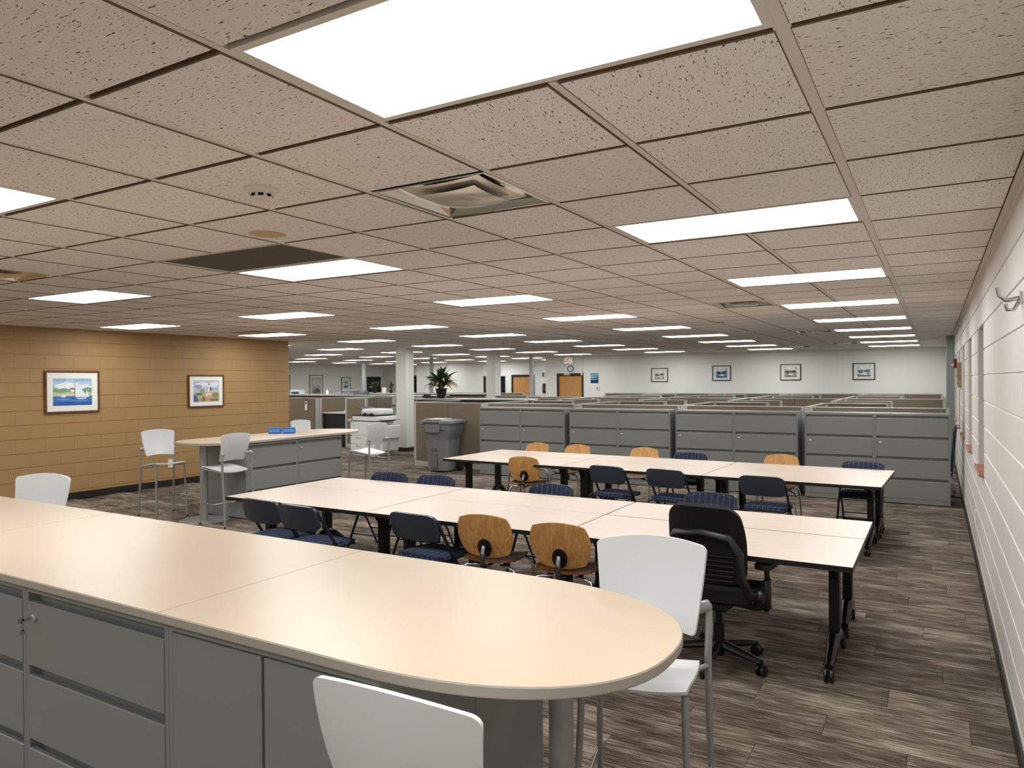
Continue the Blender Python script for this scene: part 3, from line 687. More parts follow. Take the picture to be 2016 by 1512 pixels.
def text_part(txt, size, mm, parent, loc, rot=(R(90), 0, 0), sx=1.0):
    cu = bpy.data.curves.new('lettering', 'FONT'); cu.body = txt; cu.size = size; cu.extrude = .001; cu.align_x = 'CENTER'; cu.align_y = 'CENTER'
    tmp = bpy.data.objects.new('lettering', cu); COL.objects.link(tmp)
    dg = bpy.context.evaluated_depsgraph_get(); dg.update()
    me = bpy.data.meshes.new_from_object(tmp.evaluated_get(dg)); bpy.data.objects.remove(tmp, do_unlink=True)
    me.materials.clear(); me.materials.append(mm)
    o = link('lettering', me, parent, loc); o.rotation_euler = rot; o.scale = (sx, 1, 1); return o
ex = thing('exit_sign', 'white exit sign with red letters above the oak door', 'sign', (-9.35, YF, 2.43))
m = MB(); m.box(-.17, .17, -.055, 0, -.115, .125, .006); m.build('housing', M_WPL, ex)
m = MB(); m.box(-.155, .155, -.058, -.054, -.10, .105); m.build('face', M_EXIT, ex)
text_part('EXIT', .24, M_EXITR, ex, (0, -.060, .005), sx=.6)
ck = thing('wall_clock', 'round black-rimmed wall clock below the exit sign', 'clock', (-9.28, YF, 2.14))
m = MB(); m.lathe([(.088, -.002), (.088, -.028), (.093, -.038), (.112, -.036), (.115, -.002)], n=36, axis='y'); m.build('rim', M_BLK, ck, 40)
m = MB(); m.lathe([(.092, -.024), (.092, -.027)], n=32, axis='y'); fc = m.build('face', M_WPL, ck)
m = MB(); m.box(-.004, .004, -.031, -.028, -.01, .075)
hh = m.build('minute_hand', M_BLK, fc); hh.rotation_euler = (0, R(145), 0)
m = MB(); m.box(-.005, .005, -.031, -.028, -.01, .05); hh = m.build('hour_hand', M_BLK, fc); hh.rotation_euler = (0, R(-35), 0)
th = thing('thermostat', 'white thermostat below the lake calendar', 'thermostat', (-8.27, YF, 1.465))
m = MB(); m.box(-.065, .065, -.03, 0, -.05, .05, .006); m.build('case', M_WPL, th)
m = MB(); m.box(-.04, .02, -.032, -.029, -.015, .03); m.build('display', mat('lcd', rgb(120, 122, 108), .4), th)
cn = thing('wall_conduit', 'thin white conduit dropping to a box beside the oak door', 'conduit', (-8.82, YF, 2.0))
m = MB(); m.tube([(0, -.018, .02), (0, -.018, CEIL-2.0)], .012); m.build('pipe', M_COLM, cn)
m = MB(); m.box(-.06, .0, -.06, -.0, -.09, .06, .006); m.build('junction_box', M_COLM, cn)
fe = thing('extinguisher_cabinet', 'small framed red fire extinguisher cabinet on the back wall', 'cabinet', (-12.6, YF2, 1.42))
m = MB(); m.box(-.14, .14, -.06, 0, -.2, .2, .004); m.build('case', M_BLK, fe)
m = MB(); m.box(-.10, .10, -.064, -.058, -.15, .15); m.build('window', mat('dark_glass', rgb(66, 36, 40), .15), fe)
m = MB(); m.lathe([(.035, -.11), (.035, .0), (.012, .03), (.012, .05)], c=(0, -.068, 0), n=14); m.build('extinguisher', M_RED, fe, 40)
sp = thing('wall_speaker', 'small grey wall box beside the back door', 'speaker', (-12.68, YF2, 2.0))
m = MB(); m.box(-.08, .06, -.05, 0, -.09, .09, .006); m.build('case', M_PFRAME, sp); m = MB(); m.box(-.07, -.01, -.053, -.049, -.07, .07); m.build('grille', M_CABD, sp)
# dark windows / doorways of the back wall
def dark_opening(name, x0, x1, y, z0, z1, label, face='y'):
    m = MB()
    if face == 'y':
        for (a, b, c, d) in ((x0, x1, z1-.04, z1), (x0, x1, z0, z0+.04), (x0, x0+.04, z0+.04, z1-.04), (x1-.04, x1, z0+.04, z1-.04)): m.box(a, b, y-.04, y-.001, c, d)
        o = struct(m.build(name, M_BLK), label); p = MB(); p.box(x0+.04, x1-.04, y-.02, y-.001, z0+.04, z1-.04); p.build('pane', M_NIGHT, o)
    else:
        for (a, b, c, d) in ((x0, x1, z1-.04, z1), (x0, x1, z0, z0+.04), (x0, x0+.04, z0+.04, z1-.04), (x1-.04, x1, z0+.04, z1-.04)): m.box(y+.001, y+.04, a, b, c, d)
        o = struct(m.build(name, M_BLK), label); p = MB(); p.box(y+.001, y+.02, x0+.04, x1-.04, z0+.04, z1-.04); p.build('pane', M_NIGHT, o)
    return o
dark_opening('window_7', -14.86, -14.60, YF2, 0.3, 1.95, 'narrow dark blue window beside the second white column')
dark_opening('door_3', 26.75, 27.8, XL, 0.02, 2.0, 'dark doorway on the far left wall', 'x')
dark_opening('window_8', -22.75, -21.6, YF3, .2, 2.05, 'dark blue window in the deep corner')
dark_opening('trim_2', -15.70, -15.60, YF2, .02, 1.96, 'thin black strip on the back wall left of the column')
# right wall fittings
al = thing('fire_alarm', 'red fire alarm strobe high on the white block wall', 'alarm', (XR, 13.0, 1.99))
m = MB(); m.box(-.055, 0, -.06, .06, -.08, .08, .006); m.build('housing', M_RED, al); m = MB(); m.box(-.085, -.05, -.035, .035, -.045, .0, .006); m.build('strobe', M_WPL, al)
ol = thing('wall_outlet', 'double white outlet plate low on the white block wall', 'outlet', (XR, 6.25, .44))
for s in (-1, 1):
    m = MB(); m.box(-.010, 0, s*.05-.036, s*.05+.036, -.058, .058, .003); p = m.build('cover_plate', M_WPL, ol)
    m = MB(); m.box(-.013, -.009, s*.05-.015, s*.05+.015, -.038, -.008); m.box(-.013, -.009, s*.05-.015, s*.05+.015, .008, .038); m.build('socket', M_OUTLET, p)
ol = thing('wall_outlet', 'ivory outlet plate on the tan wall behind the white stool', 'outlet', (XT, 5.83, .38))
m = MB(); m.box(0, .010, -.05, .05, -.075, .075, .003); p = m.build('cover_plate', M_OUTLET, ol); m = MB(); m.box(.009, .013, -.018, .018, -.05, -.012); m.box(.009, .013, -.018, .018, .012, .05); m.build('socket', M_WPL, p)
hk = thing('coat_hook', 'chrome wall hook at the right edge of the block wall', 'hook', (XR, 2.03, 2.09))
m = MB(); m.lathe([(.03, 0), (.03, -.012)], n=16, axis='x'); m.build('rosette', M_CHR, hk, 40)
m = MB(); m.tube([(-.01, 0, 0), (-.06, 0, -.01), (-.085, 0, .015), (-.09, 0, .05)], .009); m.tube([(-.01, 0, -.01), (-.03, 0, -.05), (-.055, 0, -.05), (-.06, 0, -.025)], .008); m.build('hook', M_CHR, hk, 50)
pl = thing('leaning_pole', 'thin dark blue hooked pole leaning at the block wall behind cabinets', 'pole', (1.76, 10.9, 0))
m = MB(); m.tube([(-.05, 0, 0), (-.02, .05, .45), (.02, .1, .9)], .022, 8); m.build('shaft', M_NAVYM, pl, 50)
m = MB(); m.tube([(.02, .1, .9), (.03, .08, .99), (.02, .0, 1.02), (.01, -.05, .96), (.01, -.05, .88)], .022, 8); m.build('hook', M_NAVYV, pl, 50)
bg = thing('plastic_bag', 'crumpled clear plastic bag on the floor by the block wall', 'bag', (1.70, 10.6, 0))
m = MB(); rr = random.Random(5)
prof = [(.02, .33), (.04, .27), (.09, .2), (.12, .1), (.11, .03), (.06, .0)]
vs = []; fs = []
for (r_, z_) in prof:
    for q in range(12): a = q*math.pi/6; k_ = r_*(.75+.5*rr.random()); vs.append((k_*math.cos(a)*.7, k_*math.sin(a), z_))
for a in range(5):
    for q in range(12): fs.append((a*12+q, (a+1)*12+q, (a+1)*12+(q+1) % 12, a*12+(q+1) % 12))
m.add(vs, fs); m.build('bag_body', mat('clear_plastic', rgb(190, 196, 200), .2, spec=.8), bg, 20)
m = MB(); m.lathe([(.022, .30), (.018, .32), (.03, .36)], n=8); m.build('knot', MATS['clear_plastic'], bg)

# ------------------------------------------------------------------ file cabinets and counters
def cabinet(name, label, loc, rotz, wd, ht, dp, nd=3, lock=0, kind='drawers', key=False, group=None, rail=.035, base=.07):
    """local: front at y=0 facing -Y, width centred on x"""
    t = thing(name, label, 'cabinet', loc, rotz, group); a = wd/2-.001; sd = .020
    rc = .045; m = MB(); m.box(-a, a, rc, dp, 0.012, ht); m.box(-a, -a+sd, 0, rc, .012, ht); m.box(a-sd, a, 0, rc, .012, ht); m.box(-a+sd, a-sd, 0, rc, ht-rail, ht); m.box(-a+sd, a-sd, 0, rc, .012, base)
    m.build('body', M_CAB, t)
    m = MB(); m.box(-a+.02, a-.02, .03, dp-.02, 0, .012); m.build('plinth', M_CABD, t)
    z0, z1 = base, ht-rail
    if kind == 'drawers':
        pitch = (z1-z0)/nd; gp = .036; me = None
        for k in range(nd):
            if me is None:
                m = MB(); h = pitch-gp; x0, x1 = -a+sd+.002, a-sd-.002
                prof = [(-.002, 0.003), (.018, 0.003), (.018, h), (.002, h), (-.002, h-.004)]
                vs = [(x0, y, z) for y, z in prof]+[(x1, y, z) for y, z in prof]; n = len(prof)
                m.add(vs, [tuple(range(n)), tuple(reversed(range(n, 2*n)))]+[(q, n+q, n+(q+1) % n, (q+1) % n) for q in range(n)]); me = m.mesh('drawer', M_CAB)
            dr_ = link('drawer', me, t, (0, 0, z0+k*pitch))
            if k == nd-1-lock:
                m = MB(); m.lathe([(.014, -.001), (.014, -.012), (.010, -.014)], c=(-a+.075, 0, pitch-gp-.055), n=14, axis='y'); lk = m.build('lock', M_LOCK, dr_, 40)
                if key:
                    m = MB(); m.box(-a+.0735, -a+.0765, -.05, -.012, pitch-gp-.061, pitch-gp-.049); m.lathe([(.012, -.0015), (.012, .0015)], c=(-a+.075, -.055, pitch-gp-.055), n=12, axis='x'); m.lathe([(.011, -.001), (.011, .001)], c=(-a+.078, -.05, pitch-gp-.10), n=12, axis='x'); m.box(-a+.0775, -a+.079, -.052, -.046, pitch-gp-.095, pitch-gp-.055); m.build('key', M_CHR, dr_)
        m = MB(); m.box(-a+sd, a-sd, rc-.0015, rc-.0005, z0, z1); m.build('pull_recess', M_CAB, t)
    else:
        for s in (-1, 1):
            m = MB(); x0, x1 = (-a+sd+.002, -.006) if s < 0 else (.006, a-sd-.002)
            m.box(x0, x1, -.002, .02, z0, z1-.006, .002); m.build('door', M_CAB, t)
        m = MB(); m.box(-a+sd, a-sd, rc-.0015, rc-.0005, z0, z1); m.build('door_gap_shade', M_CABD, t)  # dark sheet behind the doors paints the shade in their gap
    return t
CT = 1.0; CB = CT-.032
def worktop(name, label, poly, z0, z1, loc=(0, 0, 0), cat='worktop'):
    t = thing(name, label, cat, loc)
    n = len(poly); b = .004
    cx = sum(p[0] for p in poly)/n; cy = sum(p[1] for p in poly)/n
    m = MB(); vs = [(x, y, z1) for x, y in poly]; m.add(vs, [tuple(range(n))]); m.build('laminate_top', M_TOP, t)
    m = MB(); pr = [(0, z1), (-.0, z1-.003), (.0, z0+.004)]
    vs = []
    def inset(d):
        out = []
        for k in range(n):
            p0, p1, p2 = Vector(poly[k-1]), Vector(poly[k]), Vector(poly[(k+1) % n])
            n1 = Vector((-(p1-p0).y, (p1-p0).x)).normalized(); n2 = Vector((-(p2-p1).y, (p2-p1).x)).normalized()
            mn = (n1+n2); mn = mn/max(.3, mn.length_squared)*2 if mn.length > 0 else n1; out.append((p1.x+mn.x*d, p1.y+mn.y*d))
        return out
    L0 = [(x, y, z1) for x, y in poly]; e = inset(-.003)
    rings = [L0, [(x, y, z1-.004) for x, y in e], [(x, y, z0+.004) for x, y in e], [(x, y, z0) for x, y in poly]]
    m.add([p for r_ in rings for p in r_], [(a*n+k, (a+1)*n+k, (a+1)*n+(k+1) % n, a*n+(k+1) % n) for a in range(3) for k in range(n)]+[tuple(3*n+k for k in reversed(range(n)))])
    m.build('edge_band', M_EDGE, t, 35); return t
# near counter, along x
C1Y0, C1Y1 = -.365, .612
def round_end(x0, xe, y0, y1, n=36, p=2.35):
    """rounded right end from (x0,y0) to (x0,y1), tip at xe"""
    cy = (y0+y1)/2; ry = (y1-y0)/2; rx = xe-x0; out = []
    for k in range(n+1):
        a = -math.pi/2+math.pi*k/n; c, s = math.cos(a), math.sin(a)
        out.append((x0+rx*abs(c)**(2/p), cy+ry*math.copysign(abs(s)**(2/p), s)))
    return out
S1, S2, S3 = -.655, -2.555, -4.455
t = worktop('counter_top', 'rounded end of the near speckled beige counter', [(S1+.004, C1Y1), (S1+.004, C1Y0)]+round_end(.18, .905, C1Y0, C1Y1), CB, CT)
m = MB(); m.lathe([(.037, .012), (.037, CB)], c=(.555, .14, 0), n=24); m.build('support_post', M_SILV, t, 40)
m = MB(); m.lathe([(.29, 0), (.29, .006), (.27, .012), (.05, .014)], c=(.55, .14, 0), n=40); m.build('base_disc', M_SILV, t, 40)
worktop('counter_top', 'middle section of the near beige counter', [(S2+.004, C1Y0), (S1-.001, C1Y0), (S1-.001, C1Y1), (S2+.004, C1Y1)], CB, CT)
worktop('counter_top', 'far left section of the near beige counter', [(S3, C1Y0), (S2-.001, C1Y0), (S2-.001, C1Y1), (S3, C1Y1)], CB, CT)
UW = .905; x = .25
cabinet('storage_cabinet', 'grey two-door storage cabinet under the near counter', (x-UW/2, -.325, 0), 0, UW, CB-.001, .46, kind='doors')
names = ['grey lateral file with a key in its lock under the near counter', 'grey lateral file at the left edge under the near counter', 'grey lateral file under the far left of the near counter', 'leftmost grey lateral file under the near counter']
for k in range(4): cabinet('lateral_file', names[k], (x-UW*(k+1.5), -.325, 0), 0, UW, CB-.001, .46, 3, 0, key=(k == 0), group='lateral files under the near counter')
for k in range(3): cabinet('lateral_file', 'grey file facing away under the near counter, %s from its rounded end' % ORD[k], (x-UW*(k+.5), .595, 0), R(180), UW, CB-.001, .458, 3, 0, group='lateral files under the near counter')
# second counter, along y
X0, X1 = -6.985, -6.015; cx = (X0+X1)/2
pe = round_end(0, .62, X0-cx, X1-cx)
poly = [(cx+v, 6.12+u) for u, v in reversed(pe)]                          # far end, from +x side to -x side
poly += [(cx-v, 4.40-.55*u/.62) for u, v in reversed(pe)]
t = worktop('high_table_top', 'beige top with rounded ends on the high storage table by the tan wall', poly, CB, CT)
for (yy, nm) in ((4.12, 'near'), (6.42, 'far')):
    m = MB(); m.lathe([(.05, .012), (.05, CB)], c=(cx, yy, 0), n=24); m.build('support_post', M_SILV, t, 40)
    m = MB(); m.lathe([(.30, 0), (.30, .006), (.28, .012), (.05, .014)], c=(cx, yy, 0), n=40); m.build('base_disc', M_SILV, t, 40)
for k in range(2):
    cabinet('lateral_file', ['grey lateral file under the high table, end nearer the camera', 'grey lateral file under the high table beside the copier'][k], (X1-.035, 4.40+.43+.86*k, 0), R(90), .86, CB-.001, .45, 3, 0, group='lateral files under the high table')
    cabinet('lateral_file', ['grey lateral file under the high table on the tan wall side, nearer', 'grey lateral file under the high table on the tan wall side, farther'][k], (X0+.035, 4.40+.43+.86*k, 0), R(-90), .86, CB-.001, .445, 3, 0, group='lateral files under the high table')
# tall four-drawer row
PAIR = ['first', 'second', 'third', 'fourth']
for pi, (xa, xb) in enumerate(((-5.845, -4.07), (-3.98, -2.175), (-2.085, -.235), (-.135, 1.70))):
    u = (xb-xa)/2
    for s in (0, 1):
        cabinet('file_cabinet', 'tall grey four-drawer file, %s of the %s pair from the recycling cart' % (('left', 'right')[s], PAIR[pi]), (xa+u*(s+.5), 9.55, 0), 0, u, 1.25, .46, 4, 1, group='tall file cabinets in a row', base=.075, rail=.03)

# ------------------------------------------------------------------ tables
TH = .70
def caster(m, x, y, r=.041, ang=0):
    c, s = math.cos(ang), math.sin(ang)
    for o_ in (-.016, .016): m.lathe([(r*.8, o_-.010), (r, o_-.006), (r, o_+.006), (r*.8, o_+.010)], c=(x, y, r), n=16, axis='x')
def table(label, x0, x1, y0, y1, pivot=None, rot=0.0):
    cx, cy = (x0+x1)/2, (y0+y1)/2
    if pivot:
        dx, dy = cx-pivot[0], cy-pivot[1]; wx, wy = pivot[0]+dx*math.cos(rot)-dy*math.sin(rot), pivot[1]+dx*math.sin(rot)+dy*math.cos(rot)
    else: wx, wy = cx, cy
    t = thing('training_table', label, 'table', (wx, wy, 0), rot, 'rolling training tables pushed together')
    a, b = (x1-x0)/2-.005, (y1-y0)/2-.003
    m = MB(); m.box(-a, a, -b, b, TH-.0012, TH); m.build('table_top', M_TBL, t)
    m = MB(); m.box(-a-.001, a+.001, -b-.001, b+.001, TH-.032, TH-.0012); m.build('edge_band', M_BLK, t)
    m = MB(); m.box(-a+.2, a-.2, -.03, .03, TH-.075, TH-.034); m.build('beam', M_BLKM, t)
    for s in (-1, 1):
        px = s*(a-.135)
        m = MB(); m.box(px-.030, px+.030, -.05, .05, .15, TH-.034, .006); m.box(px-.03, px+.03, -b+.12, b-.12, TH-.062, TH-.034, .004)
        m.add([(px-.02, -.05, TH-.06), (px+.02, -.05, TH-.06), (px+.02, -.05, TH-.17), (px-.02, -.05, TH-.17), (px-.02, -.13, TH-.06), (px+.02, -.13, TH-.06)], [(0, 3, 4), (1, 5, 2), (3, 2, 5, 4), (0, 4, 5, 1), (0, 1, 2, 3)])
        m.build('post', M_BLKM, t, 30)
        e = b-.10
        m = MB(); m.tube([(px, -e, .085), (px, -e*.8, .10), (px, -.07, .175), (px, 0, .19), (px, .07, .175), (px, e*.8, .10), (px, e, .085)], [.024, .029, .040, .042, .040, .029, .024], 10); ft = m.build('foot', M_GLOSSB, t, 50)
        for q in (-1, 1):
            m = MB(); caster(m, px, q*e); m.box(px-.008, px+.008, q*e-.014, q*e+.014, .03, .085); m.build('caster', M_BLK, ft, 40)
    return t
TX1 = [1.135, -.685, -2.43, -4.11]; TY1 = [2.58, 3.40, 4.05]
COLN = ['right end nearest the block wall', 'middle', 'left end']
for k in range(3):
    table('pale wood table in the front table row, %s, near half' % COLN[k], TX1[k+1], TX1[k], TY1[0], TY1[1]-(.008 if k == 0 else 0))
    table('pale wood table in the front table row, %s, far half' % COLN[k], TX1[k+1], TX1[k], TY1[1], TY1[2])
TX2 = [1.11, -.65, -2.42, -4.2]; TY2 = [6.03, 6.87, 7.49]; pv = (-1.55, 6.76); tr = R(-2.0)
for k in range(3):
    table('pale wood table in the rear table row, %s, near half' % COLN[k], TX2[k+1], TX2[k], TY2[0], TY2[1], pv, tr)
    table('pale wood table in the rear table row, %s, far half' % COLN[k], TX2[k+1], TX2[k], TY2[1], TY2[2], pv, tr)

# ------------------------------------------------------------------ chairs
def bar_stool(label, loc, rotz):
    t = thing('bar_stool', label, 'stool', loc, rotz, 'white bar stools')
    m = MB(); m.shell(lambda u, v: (.195*u, .01+.215*v, .684+.030*v-.075*max(0, v-.55)**2+.012*u*u), 16, 16, .011, .22); m.build('seat', M_WPL, t, 60)
    def bk(u, v):
        z = .945+.165*v+.022*(1-u*u); hw = .198+.020*v+.004*v*v
        return (-hw*u, -.205-.042*v+.020*v*v+.040*u*u-.004, z)
    m = MB(); m.shell(bk, 36, 30, .013, .12, .11); m.build('backrest', M_WPL, t, 60)
    for s in (-1, 1):
        m = MB(); m.tube([(s*.225, -.27, .005), (s*.216, -.235, .42), (s*.214, -.215, .69), (s*.218, -.222, .80), (s*.218, -.226, .868)], [.011, .013, .014, .014, .012], 10); lg = m.build('leg', M_SILV, t, 60)
        m = MB(); m.tube([(s*.218, -.224, .868), (s*.212, -.212, .880), (s*.188, -.188, .876), (s*.160, -.190, .870)], [.013, .017, .018, .010], 10, flat=1.3); m.build('back_bracket', M_SILV, lg, 60)
        m = MB(); m.tube([(s*.195, .235, .005), (s*.186, .215, .36), (s*.176, .185, .690)], [.011, .012, .013], 10); m.build('leg', M_SILV, t, 60)
        m = MB(); m.tube([(s*.214, -.215, .650), (s*.180, -.15, .655), (s*.172, .10, .675), (s*.176, .185, .687)], .010, 8); m.build('seat_rail', M_SILV, t, 60)
        m = MB(); m.tube([(s*.219, -.25, .25), (s*.188, .222, .27)], .008, 8); m.build('footrest', M_CHR, t, 60)
        for yy in (-.27, .235):
            m = MB(); m.lathe([(.013, 0), (.014, .015), (.011, .02)], c=(s*(.225 if yy < 0 else .195), yy, 0), n=10); m.build('glide', M_BLK, t)
    m = MB(); m.tube([(-.204, -.01, .26), (.204, -.01, .26)], .008, 8); m.build('footrest', M_CHR, t, 60)
    return t
st = bar_stool('white bar stool at the rounded end of the near counter, back to the tables', (.60, .71, 0), R(190))
def stool(label, back, ang, off=.235):
    """back: xy of the backrest top centre, ang: facing direction in degrees"""
    a = R(ang); dup(st, (back[0]+off*math.cos(a), back[1]+off*math.sin(a), 0), a-math.pi/2, label)
stool('white bar stool in front of the near counter doors, seen from behind', (.576, -.70), 91.5)
stool('white bar stool behind the left end of the near counter', (-3.74, .86), -70)
stool('white bar stool standing by the tan wall at the high table', (-7.44, 4.10), -12)
stool('white bar stool at the near end of the high table, back to the long tables', (-5.82, 4.10), 180)
stool('white bar stool mostly hidden behind the high table', (-7.47, 6.62), 0)
stool('white bar stool between the high table and the copier', (-5.66, 6.52), 180)

def folding_chair(label, loc, rotz):
    t = thing('folding_chair', label, 'chair', loc, rotz, 'navy padded folding chairs')
    BT = .775                                                           # top of backrest
    def seatf(u, v): return (.205*u, .015+.20*v, .435+.012*(1-u*u)*(1-v*v)-.012*max(0, v)**3)
    m = MB(); m.shell(seatf, 12, 12, .035, .22); m.build('seat_cushion', M_PLAID, t, 60)
    m = MB(); m.shell(lambda u, v: (.21*u, .015+.205*v, .412), 8, 8, .014, .22); m.build('seat_pan', M_NAVYM, t, 50)
    def backf(u, v, d): return (-.215*u, -.235-.025*v+.035*u*u+d, BT-.105+.095*v+.004*(1-u*u))
    m = MB(); m.shell(lambda u, v: backf(u, v, .008), 16, 12, .022, .12, .28); m.build('back_cushion', M_PLAID, t, 60)
    m = MB(); m.shell(lambda u, v: backf(u*1.025, v*1.05, -.012+.008*v*v), 16, 12, .026, .12, .28); m.build('backrest', M_NAVYV, t, 60)
    for s in (-1, 1):
        m = MB(); m.tube([(s*.222, .235, .01), (s*.222, .04, .34), (s*.219, -.10, .55), (s*.210, -.205, .73)], .0115, 8, flat=1.2); m.build('leg', M_NAVYM, t, 60)
        m = MB(); m.tube([(s*.205, -.265, .01), (s*.205, -.10, .28), (s*.205, .02, .405)], .0105, 8); m.build('leg', M_NAVYM, t, 60)
        m = MB(); m.tube([(s*.228, -.19, .395), (s*.228, -.06, .40), (s*.226, .06, .33)], .009, 6); m.build('hinge_bar', M_NAVYM, t, 60)
        for (xx, yy) in ((.222, .238), (.205, -.268)):
            m = MB(); m.tube([(s*xx, yy+(.004 if yy < 0 else -.004), .022), (s*xx, yy, 0)], .014, 8); m.build('foot_cap', M_BLK, t)
    for (a, b) in (((.135, .175), (.222, .222)), ((-.215, .10), (.205, .205)), ((-.165, .185), (.205, .205))):
        m = MB(); m.tube([(-b[0], a[0], a[1]), (b[0], a[0], a[1])], .007, 6); m.build('crossbar', M_NAVYM, t)
    return t
fc0 = folding_chair('navy folding chair at the far left of the front table row, near side', (-3.30, 2.60, 0), R(-3))
def fchair(label, back, ang, off=.25):
    a = R(ang); dup(fc0, (back[0]+off*math.cos(a), back[1]+off*math.sin(a), 0), a-math.pi/2, label)
def place(o, back, ang, off):
    a = R(ang); o.location = (back[0]+off*math.cos(a), back[1]+off*math.sin(a), 0); o.rotation_euler = (0, 0, a-math.pi/2)
place(fc0, (-3.34, 2.30), 88, .25)
fchair('navy folding chair overlapping its neighbour at the front table row, near side', (-2.85, 2.25), 86)
fchair('navy folding chair left of the two near wooden chairs', (-1.81, 2.40), 86)
fchair('navy plaid folding chair at the far side of the front row, leftmost', (-3.50, 4.20), -85)
fchair('navy plaid folding chair at the far side of the front row, second from left', (-2.90, 4.22), -87)
fchair('navy plaid folding chair at the far side of the front row, third from left', (-1.57, 4.22), -90)
fchair('navy plaid folding chair just behind the black office chair', (-.13, 4.40), -91)
fchair('navy folding chair at the near side of the rear row, left one of three', (-1.70, 5.78), 82)
fchair('navy folding chair at the near side of the rear row, middle one of three', (-1.02, 5.78), 80)
fchair('navy folding chair at the near side of the rear row, right one of three', (.02, 5.68), 86)
fchair('navy plaid folding chair at the far side of the rear row between wooden chairs', (-1.27, 7.66), -91)
fchair('navy plaid folding chair at the right end of the rear row, far side', (.80, 7.50), -92)

def wood_chair(label, loc, rotz):
    t = thing('wooden_chair', label, 'chair', loc, rotz, 'moulded plywood chairs')
    def bk(u, v): return (-(.212+.012*v)*u, -.215-.055*(v+.2)+.035*u*u+.015*v*v, .635+.165*v)
    m = MB(); m.shell(bk, 20, 18, .011, .68); m.build('backrest', M_PLY, t, 60)
    def sf(u, v): return ((.215-.01*v)*u, .03+.205*v, .445-.022*math.exp(-3*(u*u+(v+.2)**2))-.03*max(0, v-.4)**2*2.5+.012*u*u)
    m = MB(); m.shell(sf, 18, 18, .012, .45); m.build('seat', M_PLYS, t, 60)
    m = MB(); m.shell(lambda u, v: (-.052*u, -.229-.055*(v*.4-.55+.2)*1.0+.0, .635-.085+.066*v), 12, 12, .016, .98); m.build('back_plate', M_BLK, t, 60)
    m = MB(); m.tube([(0, -.226, .565), (0, -.252, .51), (0, -.255, .46), (0, -.225, .42), (0, -.14, .408), (0, .05, .405)], [.016, .019, .019, .018, .014, .012], 10, flat=.8); m.build('back_bracket', M_CHRD, t, 60)
    for (s, yy) in ((-1, 1), (1, 1), (-1, -1), (1, -1)):
        y1 = .17*yy+.02; ye = .225*yy+.02
        m = MB(); m.tube([(s*.08, y1*.7, .405), (s*.16, y1, .405), (s*.200, y1*1.05, .39), (s*.218, y1*1.1, .34), (s*.235, ye, .008)], .0105, 8); lg = m.build('leg', M_CHR, t, 60)
        m = MB(); m.lathe([(.012, 0), (.014, .008), (.011, .02)], c=(s*.235, ye, 0), n=10); m.build('glide', M_BLK, lg)
    m = MB()
    for (sx, sy) in ((-1, -1), (1, -1), (-1, 1), (1, 1)): m.lathe([(.02, .405), (.02, .43)], c=(sx*.11, .03+sy*.11, 0), n=10)
    m.build('seat_mount', M_BLK, t)
    return t
wc0 = wood_chair('plywood chair with oval black back plate at the front table row, left of the pair', (0, 0, 0), 0)
def wchair(label, back, ang, off=.27):
    a = R(ang); dup(wc0, (back[0]+off*math.cos(a), back[1]+off*math.sin(a), 0), a-math.pi/2, label)
place(wc0, (-1.25, 2.49), 99, .27)
wchair('plywood chair with oval black back plate at the front table row, beside the white stool', (-.64, 2.47), 99)
wchair('plywood chair facing the rear table row on its near side', (-2.92, 6.02), 98)
wchair('plywood chair behind the rear table row, leftmost of four', (-3.70, 7.92), -96)
wchair('plywood chair behind the rear table row, second of four', (-3.02, 7.90), -92)
wchair('plywood chair behind the rear table row, third of four', (-1.98, 7.87), -90)
wchair('plywood chair behind the rear table row, rightmost of four', (-.14, 7.74), -88)

